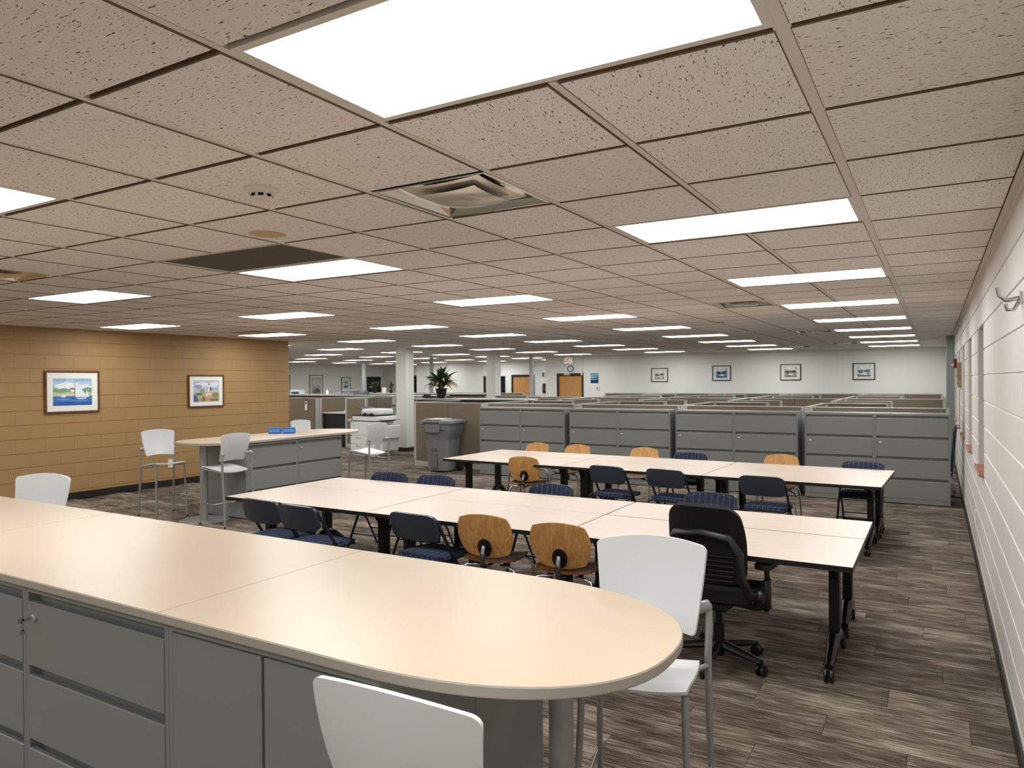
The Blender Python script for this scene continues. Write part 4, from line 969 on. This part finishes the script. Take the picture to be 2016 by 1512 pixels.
def office_chair(label, loc, rotz):
    t = thing('office_chair', label, 'chair', loc, rotz)
    for k in range(5):
        a = R(-14+72*k); c, s = math.cos(a), math.sin(a)
        m = MB(); m.tube([(.03*c, .03*s, .115), (.16*c, .16*s, .098), (.29*c, .29*s, .080)], [.036, .030, .021], 8, flat=.8); lg = m.build('base_arm', M_BLKM, t, 50)
        m = MB(); caster(m, 0, 0, .034); m.tube([(0, 0, .035), (0, 0, .080)], .010, 8); cs = m.build('caster', M_BLK, lg, 40); cs.location = (.29*c, .29*s, 0); cs.rotation_euler = (0, 0, a+.5*k)
    m = MB(); m.tube([(0, 0, .05), (0, 0, .24)], .032, 14); m.tube([(0, 0, .22), (0, 0, .40)], .020, 12); m.build('gas_column', M_BLKM, t, 50)
    m = MB(); m.box(-.11, .11, -.16, .12, .36, .42, .015); m.build('mechanism', M_BLK, t)
    m = MB(); m.shell(lambda u, v: (.245*u, .04+.235*v, .455+.012*u*u-.04*max(0, v-.4)**2*2), 14, 14, .06, .28); m.build('seat', M_BLKF, t, 60)
    def bk(u, v):
        hw = .232-.018*max(0, v)**2; return (-hw*u, -.215-.03*v-.035*(1-v*v)*.3+.055*u*u-.05*max(0, v)**2, .775+.235*v)
    m = MB(); m.shell(bk, 22, 22, .035, .22, .32); br = m.build('backrest', M_BLKF, t, 60)
    m = MB()
    for k in range(6): z = .57+k*.028; m.tube([(-.17, -.222, z), (0, -.252, z), (.17, -.222, z)], .004, 6)
    m.build('flex_rib', M_BLK, br, 50)
    m = MB(); m.tube([(-.27, -.07, .47), (-.255, -.20, .50), (-.225, -.245, .60), (-.215, -.255, .74), (-.17, -.275, .83), (0, -.290, .855), (.17, -.275, .83), (.215, -.255, .74), (.225, -.245, .60), (.255, -.20, .50), (.27, -.07, .47)], .018, 10, flat=1.6); m.build('back_frame', M_BLK, t, 60)
    for s in (-1, 1):
        m = MB(); m.lathe([(.035, -.03), (.042, -.02), (.042, .02), (.035, .03)], c=(s*.275, -.09, .47), n=18, axis='x'); m.build('tilt_knob', M_BLK, t, 40)
        m = MB(); m.tube([(s*.10, -.02, .39), (s*.24, -.02, .385), (s*.285, -.01, .40)], .022, 8); m.box(s*.295-.016, s*.295+.016, -.035, .035, .37, .56, .008); m.box(s*.295-.011, s*.295+.011, -.022, .022, .56, .632, .004); ar = m.build('arm_post', M_BLK, t, 50)
        m = MB(); m.shell(lambda u, v: (s*.285+.05*u, .04+.12*v, .640), 8, 8, .03, .5); m.build('arm_pad', M_BLK, ar, 60)
    return t
office_chair('black swivel office chair pushed to the front table row', (.37, 2.68, 0), R(-6))

# ------------------------------------------------------------------ cubicles
PH = 1.315
def panel(label, x0, y0, x1, y1, n=None, h=PH, name='cubicle_panel', endpost=(1, 1)):
    L_ = math.hypot(x1-x0, y1-y0); a = math.atan2(y1-y0, x1-x0); n = n or max(1, round(L_/.95))
    t = thing(name, label, 'partition', (x0, y0, 0), a, 'cubicle partitions')
    m = MB(); m.box(0, L_, -.035, .035, h-.018, h, .004); m.box(0, L_, -.033, .033, .004, .11)
    if endpost[0]: m.box(0, .045, -.036, .036, 0, h-.0185)
    if endpost[1]: m.box(L_-.045, L_, -.036, .036, 0, h-.0185)
    m.build('frame', M_PFRAME, t)
    s0 = .046 if endpost[0] else .002; s1 = L_-(.046 if endpost[1] else .002); w_ = (s1-s0)/n
    for k in range(n):
        m = MB(); m.box(s0+k*w_+.002, s0+(k+1)*w_-.002, -.031, .031, .113, h-.020, .003); m.build('fabric_panel', M_PANEL, t)
    return t
XS = [-.18, -2.13, -4.06, -6.06]; PY = 10.10
STN = ['the block wall end', 'the second bay from the block wall', 'the third bay from the block wall', 'the fourth bay from the block wall']
edges = [1.70]+XS+[-7.83]
for k in range(5):
    panel('tan cubicle partition behind the file cabinets, %s' % (STN+['the left end by the recycling cart'])[k], edges[k+1]+.04, PY, edges[k]-(.04 if k else 0), PY, 2)
for k, x in enumerate(XS):
    panel('cubicle partition running back from the front row, %s' % STN[k], x, PY-.03, x, 11.92, 2)
    panel('short cubicle wing before the first aisle, %s' % STN[k], x+.04, 11.95, x+1.03, 11.95, 1)
    panel('short cubicle wing after the first aisle, %s' % STN[k], x+.04, 13.30, x+1.03, 13.30, 1)
    panel('cubicle partition in the middle block, %s, near part' % STN[k], x, 13.27, x, 15.10, 2)
    panel('cubicle partition in the middle block, %s, far part' % STN[k], x, 15.18, x, 17.57, 2)
    panel('short cubicle wing before the second aisle, %s' % STN[k], x+.04, 17.60, x+1.03, 17.60, 1)
    panel('short cubicle wing after the second aisle, %s' % STN[k], x+.04, 18.90, x+1.03, 18.90, 1)
    panel('cubicle partition beside the far wall, %s' % STN[k], x, 18.87, x, 20.40, 2)
edges2 = [1.70]+XS+[-8.0]
for k in range(5):
    panel('long partition through the middle of the cubicles, %s' % (STN+['its left end'])[k], edges2[k+1]+.04, 15.14, edges2[k]-(.04 if k else 0), 15.14, 2)
    panel('partition against the far wall, %s' % (STN+['its left end'])[k], edges2[k+1]+.04, 20.46, edges2[k]-(.04 if k else 0), 20.46, 2)
# bay at the left end, with the plant shelf
panel('cubicle partition at the left end of the front row', -7.83, PY+.04, -7.83, 11.9, 2)
panel('partition carrying the plant shelf', -9.2, 11.95, -6.10, 11.95, 3)
def shelf(label, x0, x1, y0, y1, z, m_=M_WORK, name='shelf_top'):
    t = thing(name, label, 'shelf', ((x0+x1)/2, (y0+y1)/2, z)); a, b = (x1-x0)/2, (y1-y0)/2
    m = MB(); m.box(-a, a, -b, b, 0.0, .028, .004); m.build('board', m_, t)
    m = MB()
    for s in (-1, 1): m.box(s*(a-.15)-.015, s*(a-.15)+.015, -b+.04, b-.04, -.0, .0015)
    m.build('bracket', M_PFRAME, t); return t
shelf('pale grey shelf top under the big plant', -9.2, -6.0, 11.75, 12.15, PH+.001)
panel('cubicle partition behind the plant', -9.3, 13.6, -6.10, 13.6, 3)
panel('low partition left of the plant in the back', -9.6, 16.2, -8.1, 16.2, 2)
# left group, beyond the tan wall
LY = 12.5
panel('partition with a hanging tag, left of the dark desk', -15.3, LY, -13.02, LY, 2)
panel('partition between the dark desk and the copier', -11.98, LY, -11.25, LY, 1)
panel('partition side of the dark desk, left', -13.0, LY+.04, -13.0, 14.9, 2)
panel('partition side of the dark desk, right', -12.02, LY+.04, -12.02, 14.9, 2)
panel('partition end beside the grey cabinet', -10.95, 13.2, -10.95, 14.9, 2)
panel('long partition behind the dark desk', -17.5, 14.95, -10.5, 14.95, 6)
panel('partition far behind the copier, upper', -18.5, 17.6, -10.8, 17.6, 6)
panel('partition far behind the copier, farthest', -19.5, 20.4, -11.0, 20.4, 7)
shelf('long pale shelf top behind the copier', -17.2, -10.5, 14.78, 15.15, PH+.001)
shelf('second pale shelf top farther behind the copier', -17.2, -10.8, 17.42, 17.8, PH+.001)
dk = thing('corner_desk', 'grey desk with dark space below, left of the copier', 'desk', (-12.51, 13.35, 0))
m = MB(); m.box(-.45, .45, -.75, .75, .88, .92, .005); m.build('desk_top', M_WORK, dk)
m = MB(); m.box(-.45, .45, .68, .72, .02, .88); m.build('modesty_panel', M_BLK, dk)
m = MB(); m.box(-.43, .43, -.70, -.675, .03, .86); m.build('front_panel', M_BLK, dk)
for s in (-1, 1):
    m = MB(); m.box(s*.43-.015, s*.43+.015, -.70, .68, 0, .88); m.build('side_panel', M_BLK, dk)
ph = thing('desk_phone', 'white desk phone with papers on the desk left of the copier', 'phone', (-12.25, 12.95, .92), R(20))
m = MB(); m.add([(-.14, -.12, 0), (.14, -.12, 0), (.14, .12, 0), (-.14, .12, 0), (-.14, -.12, .03), (.14, -.12, .03), (.14, .12, .16), (-.14, .12, .16)], [(0, 3, 2, 1), (4, 5, 6, 7), (0, 1, 5, 4), (1, 2, 6, 5), (2, 3, 7, 6), (3, 0, 4, 7)]); m.build('body', M_WPL, ph)
m = MB(); m.tube([(-.10, -.09, .07), (-.10, 0, .12), (-.10, .10, .18)], .022, 8); m.build('handset', M_BLK, ph, 50)
m = MB(); m.box(0, .11, .125, .145, .10, .28, .004); m.build('screen', M_CABD, ph)
tg = thing('hanging_tag', 'white hanging tag on the partition beside the tan wall', 'tag', (-13.42, LY-.045, 1.17))
m = MB(); m.box(-.045, .045, -.006, 0, -.20, .05); m.build('card', M_WPL, tg); m = MB(); m.box(-.028, .028, -.008, -.005, -.03, .02); m.build('printed_block', M_CABD, tg); m = MB(); m.tube([(0, -.003, .05), (0, -.003, .11)], .012, 8); m.build('hook', M_BLK, tg)
# columns and poles
for (n, x, y, lab) in ((1, -9.96, 12.46, 'white square column between the copier and the plant'), (2, -10.28, 17.2, 'second white square column deeper in the office')):
    t = thing('column', lab, 'column', (x, y, 0)); m = MB(); m.box(-.16, .16, -.16, .16, .002, CEIL+.005, .004); m.build('shaft', M_COLM, t)
    m = MB(); m.box(-.168, .168, -.168, .168, 0, .10); m.build('base_trim', M_BASE, t)
for (u_x, y, lab) in ((-9.55, 18.3, 'slim grey service pole in front of the back door'), (-13.95, 18.9, 'slim grey service pole behind the plant'), (-18.2, 20.1, 'slim pale service pole left of the dark doorway')):
    t = thing('service_pole', lab, 'pole', (u_x, y, 0)); m = MB(); m.box(-.055, .055, -.055, .055, 0, CEIL+.004, .008); m.build('pole_body', M_POLE, t); m = MB(); m.box(-.075, .075, -.075, .075, 0, .02, .003); m.build('floor_plate', M_POLE, t)

# ------------------------------------------------------------------ recycling cart
t = thing('recycling_cart', 'grey lidded wheeled recycling cart beside the file cabinets', 'bin', (-6.74, 9.62, 0), R(8))
def frustum(m, b0, b1, z0, z1, c0=(0, 0), c1=(0, 0)):
    vs = [(c0[0]+sx*b0[0]/2, c0[1]+sy*b0[1]/2, z0) for sx, sy in ((-1, -1), (1, -1), (1, 1), (-1, 1))]+[(c1[0]+sx*b1[0]/2, c1[1]+sy*b1[1]/2, z1) for sx, sy in ((-1, -1), (1, -1), (1, 1), (-1, 1))]
    m.add(vs, [(0, 3, 2, 1), (4, 5, 6, 7), (0, 1, 5, 4), (1, 2, 6, 5), (2, 3, 7, 6), (3, 0, 4, 7)])
def rrect(w_, d_, r, n=5):
    out = []
    for (cx_, cy_, a0) in ((w_/2-r, -d_/2+r, -90), (w_/2-r, d_/2-r, 0), (-w_/2+r, d_/2-r, 90), (-w_/2+r, -d_/2+r, 180)):
        for k in range(n+1): a = R(a0+90*k/n); out.append((cx_+r*math.cos(a), cy_+r*math.sin(a)))
    return out
def loft(m, secs):
    n = len(secs[0][0]); vs = [(x, y, z) for (pl_, z) in secs for x, y in pl_]
    m.add(vs, [(a*n+k, a*n+(k+1) % n, (a+1)*n+(k+1) % n, (a+1)*n+k) for a in range(len(secs)-1) for k in range(n)]+[tuple(reversed(range(n))), tuple((len(secs)-1)*n+k for k in range(n))])
m = MB(); loft(m, [(rrect(.44, .46, .06), .03), (rrect(.50, .53, .06), .60), (rrect(.51, .54, .06), .66), (rrect(.58, .60, .05), .71), (rrect(.62, .63, .05), .93)]); m.build('tub', M_BIN, t, 40)
m = MB(); loft(m, [(rrect(.67, .68, .05), .93), (rrect(.68, .69, .05), .95), (rrect(.66, .67, .05), .985), (rrect(.50, .52, .05), 1.01)]); ld = m.build('lid', M_BIN, t, 40)
m = MB(); m.box(-.25, .10, -.30, .20, 1.010, 1.018, .003); m.build('paper_sheet', M_WPL, ld)
m = MB()
for k in range(5): m.box(-.24+k*.07, -.20+k*.07, -.355, -.338, .945, .962)
m.build('lid_slot', M_BLK, ld)
m = MB(); m.box(-.20, .10, -.36, -.30, .76, .92, .012); m.build('lift_bar_pocket', M_BIN, t)
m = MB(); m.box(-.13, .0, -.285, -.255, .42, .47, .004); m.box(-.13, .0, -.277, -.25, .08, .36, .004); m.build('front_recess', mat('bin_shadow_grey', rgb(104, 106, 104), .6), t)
m = MB(); m.add([(.02, -.3165, .80), (.06, -.3165, .80), (.04, -.3165, .83)], [(0, 1, 2)]); m.box(.07, .20, -.3175, -.316, .802, .812); m.build('printed_mark', M_BLK, t)
for s in (-1, 1):
    m = MB(); m.lathe([(.07, -.03), (.13, -.025), (.13, .025), (.07, .03)], c=(s*.29, .17, .13), n=22, axis='x'); m.build('wheel', M_BLK, t, 40)
m = MB(); m.tube([(-.26, .34, .93), (-.26, .40, .96), (.26, .40, .96), (.26, .34, .93)], .015, 8); m.build('handle', M_BIN, t, 50)

# ------------------------------------------------------------------ copier
t = thing('copier', 'large white office copier beside the white column', 'copier', (-10.05, 11.42, 0), R(-8))
m = MB(); m.box(-.42, .42, -.36, .36, .03, .80, .012); m.box(-.40, .40, -.34, .34, 0, .03); m.build('body', M_COPW, t)
m = MB(); m.box(-.44, .14, -.375, -.355, .47, .78, .004); d_ = m.build('front_door', M_COPW, t); m = MB(); m.box(-.38, -.28, -.379, -.374, .70, .72); m.build('status_panel', M_PFRAME, d_)
for k in range(2):
    m = MB(); m.box(-.44, .14, -.375, -.355, .08+.19*k, .255+.19*k, .004); d_ = m.build('paper_drawer', M_COPW, t); m = MB(); m.box(-.25, -.05, -.380, -.374, .215+.19*k, .235+.19*k); m.build('pull', M_PFRAME, d_)
m = MB(); m.box(-.42, .40, -.34, .36, .82, .93, .015); m.build('scanner_unit', M_COPW, t)
m = MB(); m.box(-.40, .38, -.32, .34, .80, .82); m.build('output_gap', M_BLK, t)
m = MB(); m.box(-.40, .34, -.34, .30, .935, .955); m.build('glass_lid_seam', M_BLK, t)
m = MB(); m.box(-.16, .36, -.30, .30, .957, 1.10, .04); fd = m.build('document_feeder', M_COPW, t)
m = MB(); m.add([(-.42, -.24, 1.12), (-.10, -.24, 1.07), (-.10, .24, 1.07), (-.42, .24, 1.12), (-.42, -.24, 1.135), (-.10, -.24, 1.085), (-.10, .24, 1.085), (-.42, .24, 1.135)], [(0, 3, 2, 1), (4, 5, 6, 7), (0, 1, 5, 4), (1, 2, 6, 5), (2, 3, 7, 6), (3, 0, 4, 7)]); m.build('feeder_tray', M_BLK, fd)
for xx in (.02, .24):
    m = MB(); m.box(xx-.03, xx+.03, -.345, -.30, .95, 1.01, .01); m.build('hinge', M_BLK, fd)
m = MB(); m.box(-.52, -.38, -.40, -.28, .79, .86, .01); m.build('control_panel', M_PFRAME, t)
m = MB(); m.box(.42, .60, -.30, .30, .40, .72, .02); m.box(.42, .56, -.25, .25, .12, .40, .01); m.build('side_unit', M_COPW, t)
m = MB(); m.box(.40, .62, -.20, .24, .84, .87, .01); m.build('side_tray', M_WORK, t)
m = MB(); m.tube([(.45, -.32, .50), (.50, -.36, .30), (.48, -.38, .06), (.60, -.40, .01), (.78, -.36, .01)], .006, 6); m.build('power_cord', M_WPL, t)
cb = cabinet('file_cabinet', 'grey file cabinet half hidden by the white column', (-10.52, 12.95, 0), R(0), .62, 1.16, .5, 4, 0, base=.06)

# ------------------------------------------------------------------ plants and things on the shelves
def leaf_mesh(mm, name, L_=.30, W_=.032, droop=.9):
    m = MB(); n = 7; vs = []; fs = []
    for k in range(n+1):
        s = k/n; an = R(68)-droop*s*1.9; x = 0; z = 0
        # integrate the arc
        xx = zz = 0
        for q in range(k): a2 = R(72)-droop*1.9*(q/n); xx += L_/n*math.cos(a2); zz += L_/n*math.sin(a2)
        w_ = W_*math.sin(math.pi*min(1, max(.06, (s*.93+.05))))**.8*(.35 if s < .3 else 1)
        vs += [(xx, -w_, zz+.2*w_), (xx, 0, zz), (xx, w_, zz+.2*w_)]
    for k in range(n):
        a = 3*k; fs += [(a, a+1, a+4, a+3), (a+1, a+2, a+5, a+4)]
    m.add(vs, fs); return m.mesh(name, mm, 60)
LM = [leaf_mesh(M_LEAF, 'leaf', .36, .030, .75), leaf_mesh(M_LEAF, 'leaf', .30, .034, 1.05), leaf_mesh(M_LEAFY, 'leaf', .32, .022, 1.35)]
def plant(label, loc, s, n, pot=.14, seed=3, yellow=.22):
    rr = random.Random(seed); t = thing('potted_plant', label, 'plant', loc)
    m = MB(); m.lathe([(pot*.62, 0), (pot*.95, pot*1.5), (pot*1.02, pot*1.52), (pot*1.02, pot*1.66), (pot*.9, pot*1.66), (pot*.85, pot*1.4)], n=22); m.build('pot', M_BLK, t, 40)
    m = MB(); m.lathe([(pot*.86, pot*1.38), (pot*.84, pot*1.45)], n=18); m.build('soil', mat('soil', rgb(44, 34, 28), .95), t)
    for k in range(n):
        a = rr.random()*6.283; q = rr.random()
        mesh_ = LM[2] if rr.random() < yellow else LM[rr.randint(0, 1)]
        o = link('leaf', mesh_, t, (pot*.4*math.cos(a)*q, pot*.4*math.sin(a)*q, pot*1.42)); o.rotation_euler = (rr.uniform(-.3, .3), rr.uniform(-.75, .25), a); k_ = s*rr.uniform(.75, 1.2); o.scale = (k_, k_, k_)
    return t
plant('large leafy potted plant with some yellowed leaves on the partition shelf', (-8.47, 11.95, PH+.03), 1.5, 110)
plant('small potted plant in front of the dark doorway', (-15.45, 17.6, PH+.03), 1.2, 30, .09, 5, .1)
plant('thin spindly potted plant beside the white column in the back', (-14.72, 17.6, PH+.03), 1.0, 12, .07, 8, .1)
def small_box(name, label, cat, loc, rotz, dims, mm, part, extra=None):
    t = thing(name, label, cat, loc, rotz); m = MB(); m.box(-dims[0]/2, dims[0]/2, -dims[1]/2, dims[1]/2, 0, dims[2], min(dims)*.15); m.build(part, mm, t)
    if extra: extra(t)
    return t
def px_(t):
    m = MB(); m.box(-.12, .16, -.145, -.138, .03, .08); m.build('paper_slot', M_BLK, t); m = MB(); m.box(-.2, -.1, -.05, .1, .14, .15); m.build('lid_detail', M_PFRAME, t)
small_box('desk_printer', 'white desk printer on the partition by the tan wall', 'printer', (-16.45, 14.97, PH+.03), R(10), (.40, .28, .15), M_WPL, 'case', px_)
def bottle_x(t): m = MB(); m.lathe([(.018, .12), (.016, .17), (.016, .18)], n=12); m.build('cap', M_WPL, t)
b_ = thing('spray_bottle', 'small white bottle near the desk printer', 'bottle', (-15.15, 15.0, PH+.03)); m = MB(); m.lathe([(.04, 0), (.042, .01), (.042, .10), (.018, .13)], n=14); m.build('body', M_WPL, b_, 40); bottle_x(b_)
lp = thing('desk_calendar', 'dark stand-up display tilted on the long shelf behind the copier', 'display', (-13.6, 15.0, PH+.03), R(15)); m = MB(); m.add([(-.13, -.06, 0), (.13, -.06, 0), (.13, .06, 0), (-.13, .06, 0), (-.13, .02, .12), (.13, .02, .12)], [(0, 3, 2, 1), (0, 1, 5, 4), (2, 3, 4, 5), (1, 2, 5), (0, 4, 3)]); m.build('stand', M_BLK, lp); m = MB(); m.add([(-.11, -.0535, .011), (.11, -.0535, .011), (.11, .0045, .095), (-.11, .0045, .095)], [(0, 1, 2, 3)]); m.build('screen', M_CABD, lp)
ct_ = thing('canister', 'white canister on the shelf beside the small plant', 'canister', (-15.02, 17.6, PH+.03)); m = MB(); m.lathe([(.07, 0), (.075, .01), (.075, .15), (.07, .16)], n=18); m.build('body', M_WPL, ct_, 40); m = MB(); m.lathe([(.078, .16), (.078, .18), (.05, .19)], n=18); m.build('lid', M_WPL, ct_, 40)
sb = thing('storage_box', 'low grey box on the shelf behind the copier', 'box', (-14.15, 15.0, PH+.03)); m = MB(); m.box(-.24, .24, -.14, .14, 0, .12, .006); m.build('box_body', M_PILLAR, sb); m = MB(); m.box(-.25, .25, -.15, .15, .12, .145, .006); m.build('lid', M_PFRAME, sb)
dp = thing('tape_dispenser', 'black tape dispenser on the shelf left of the plant', 'dispenser', (-8.86, 11.93, PH+.03), R(0)); m = MB(); m.prism([(-.12, 0), (.12, 0), (.12, .03), (.04, .09), (-.05, .10), (-.12, .04)], -.04, .04, 'xz'); m.build('body', M_BLK, dp); m = MB(); m.lathe([(.03, -.02), (.03, .02)], c=(-.03, 0, .10), n=14, axis='y'); m.build('tape_roll', M_WPL, dp)
# blue card holders on the high table
for (k, (x, y, lab)) in enumerate(((-6.76, 5.50, 'bright blue card box on the high table, left of the two'), (-6.60, 5.62, 'bright blue card box on the high table, right of the two'))):
    t = thing('card_box', lab, 'box', (x, y, CT), R(38), 'blue card boxes'); m = MB(); m.box(-.085, .085, -.05, .05, 0, .085, .005); m.build('box_body', mat('bright_blue', rgb(30, 104, 196), .4), t)
    m = MB(); m.box(-.075, .075, -.053, -.049, .052, .060); m.box(-.075, .075, -.053, -.049, .030, .038); m.build('printed_stripe', mat('pale_blue', rgb(150, 196, 232), .5), t)
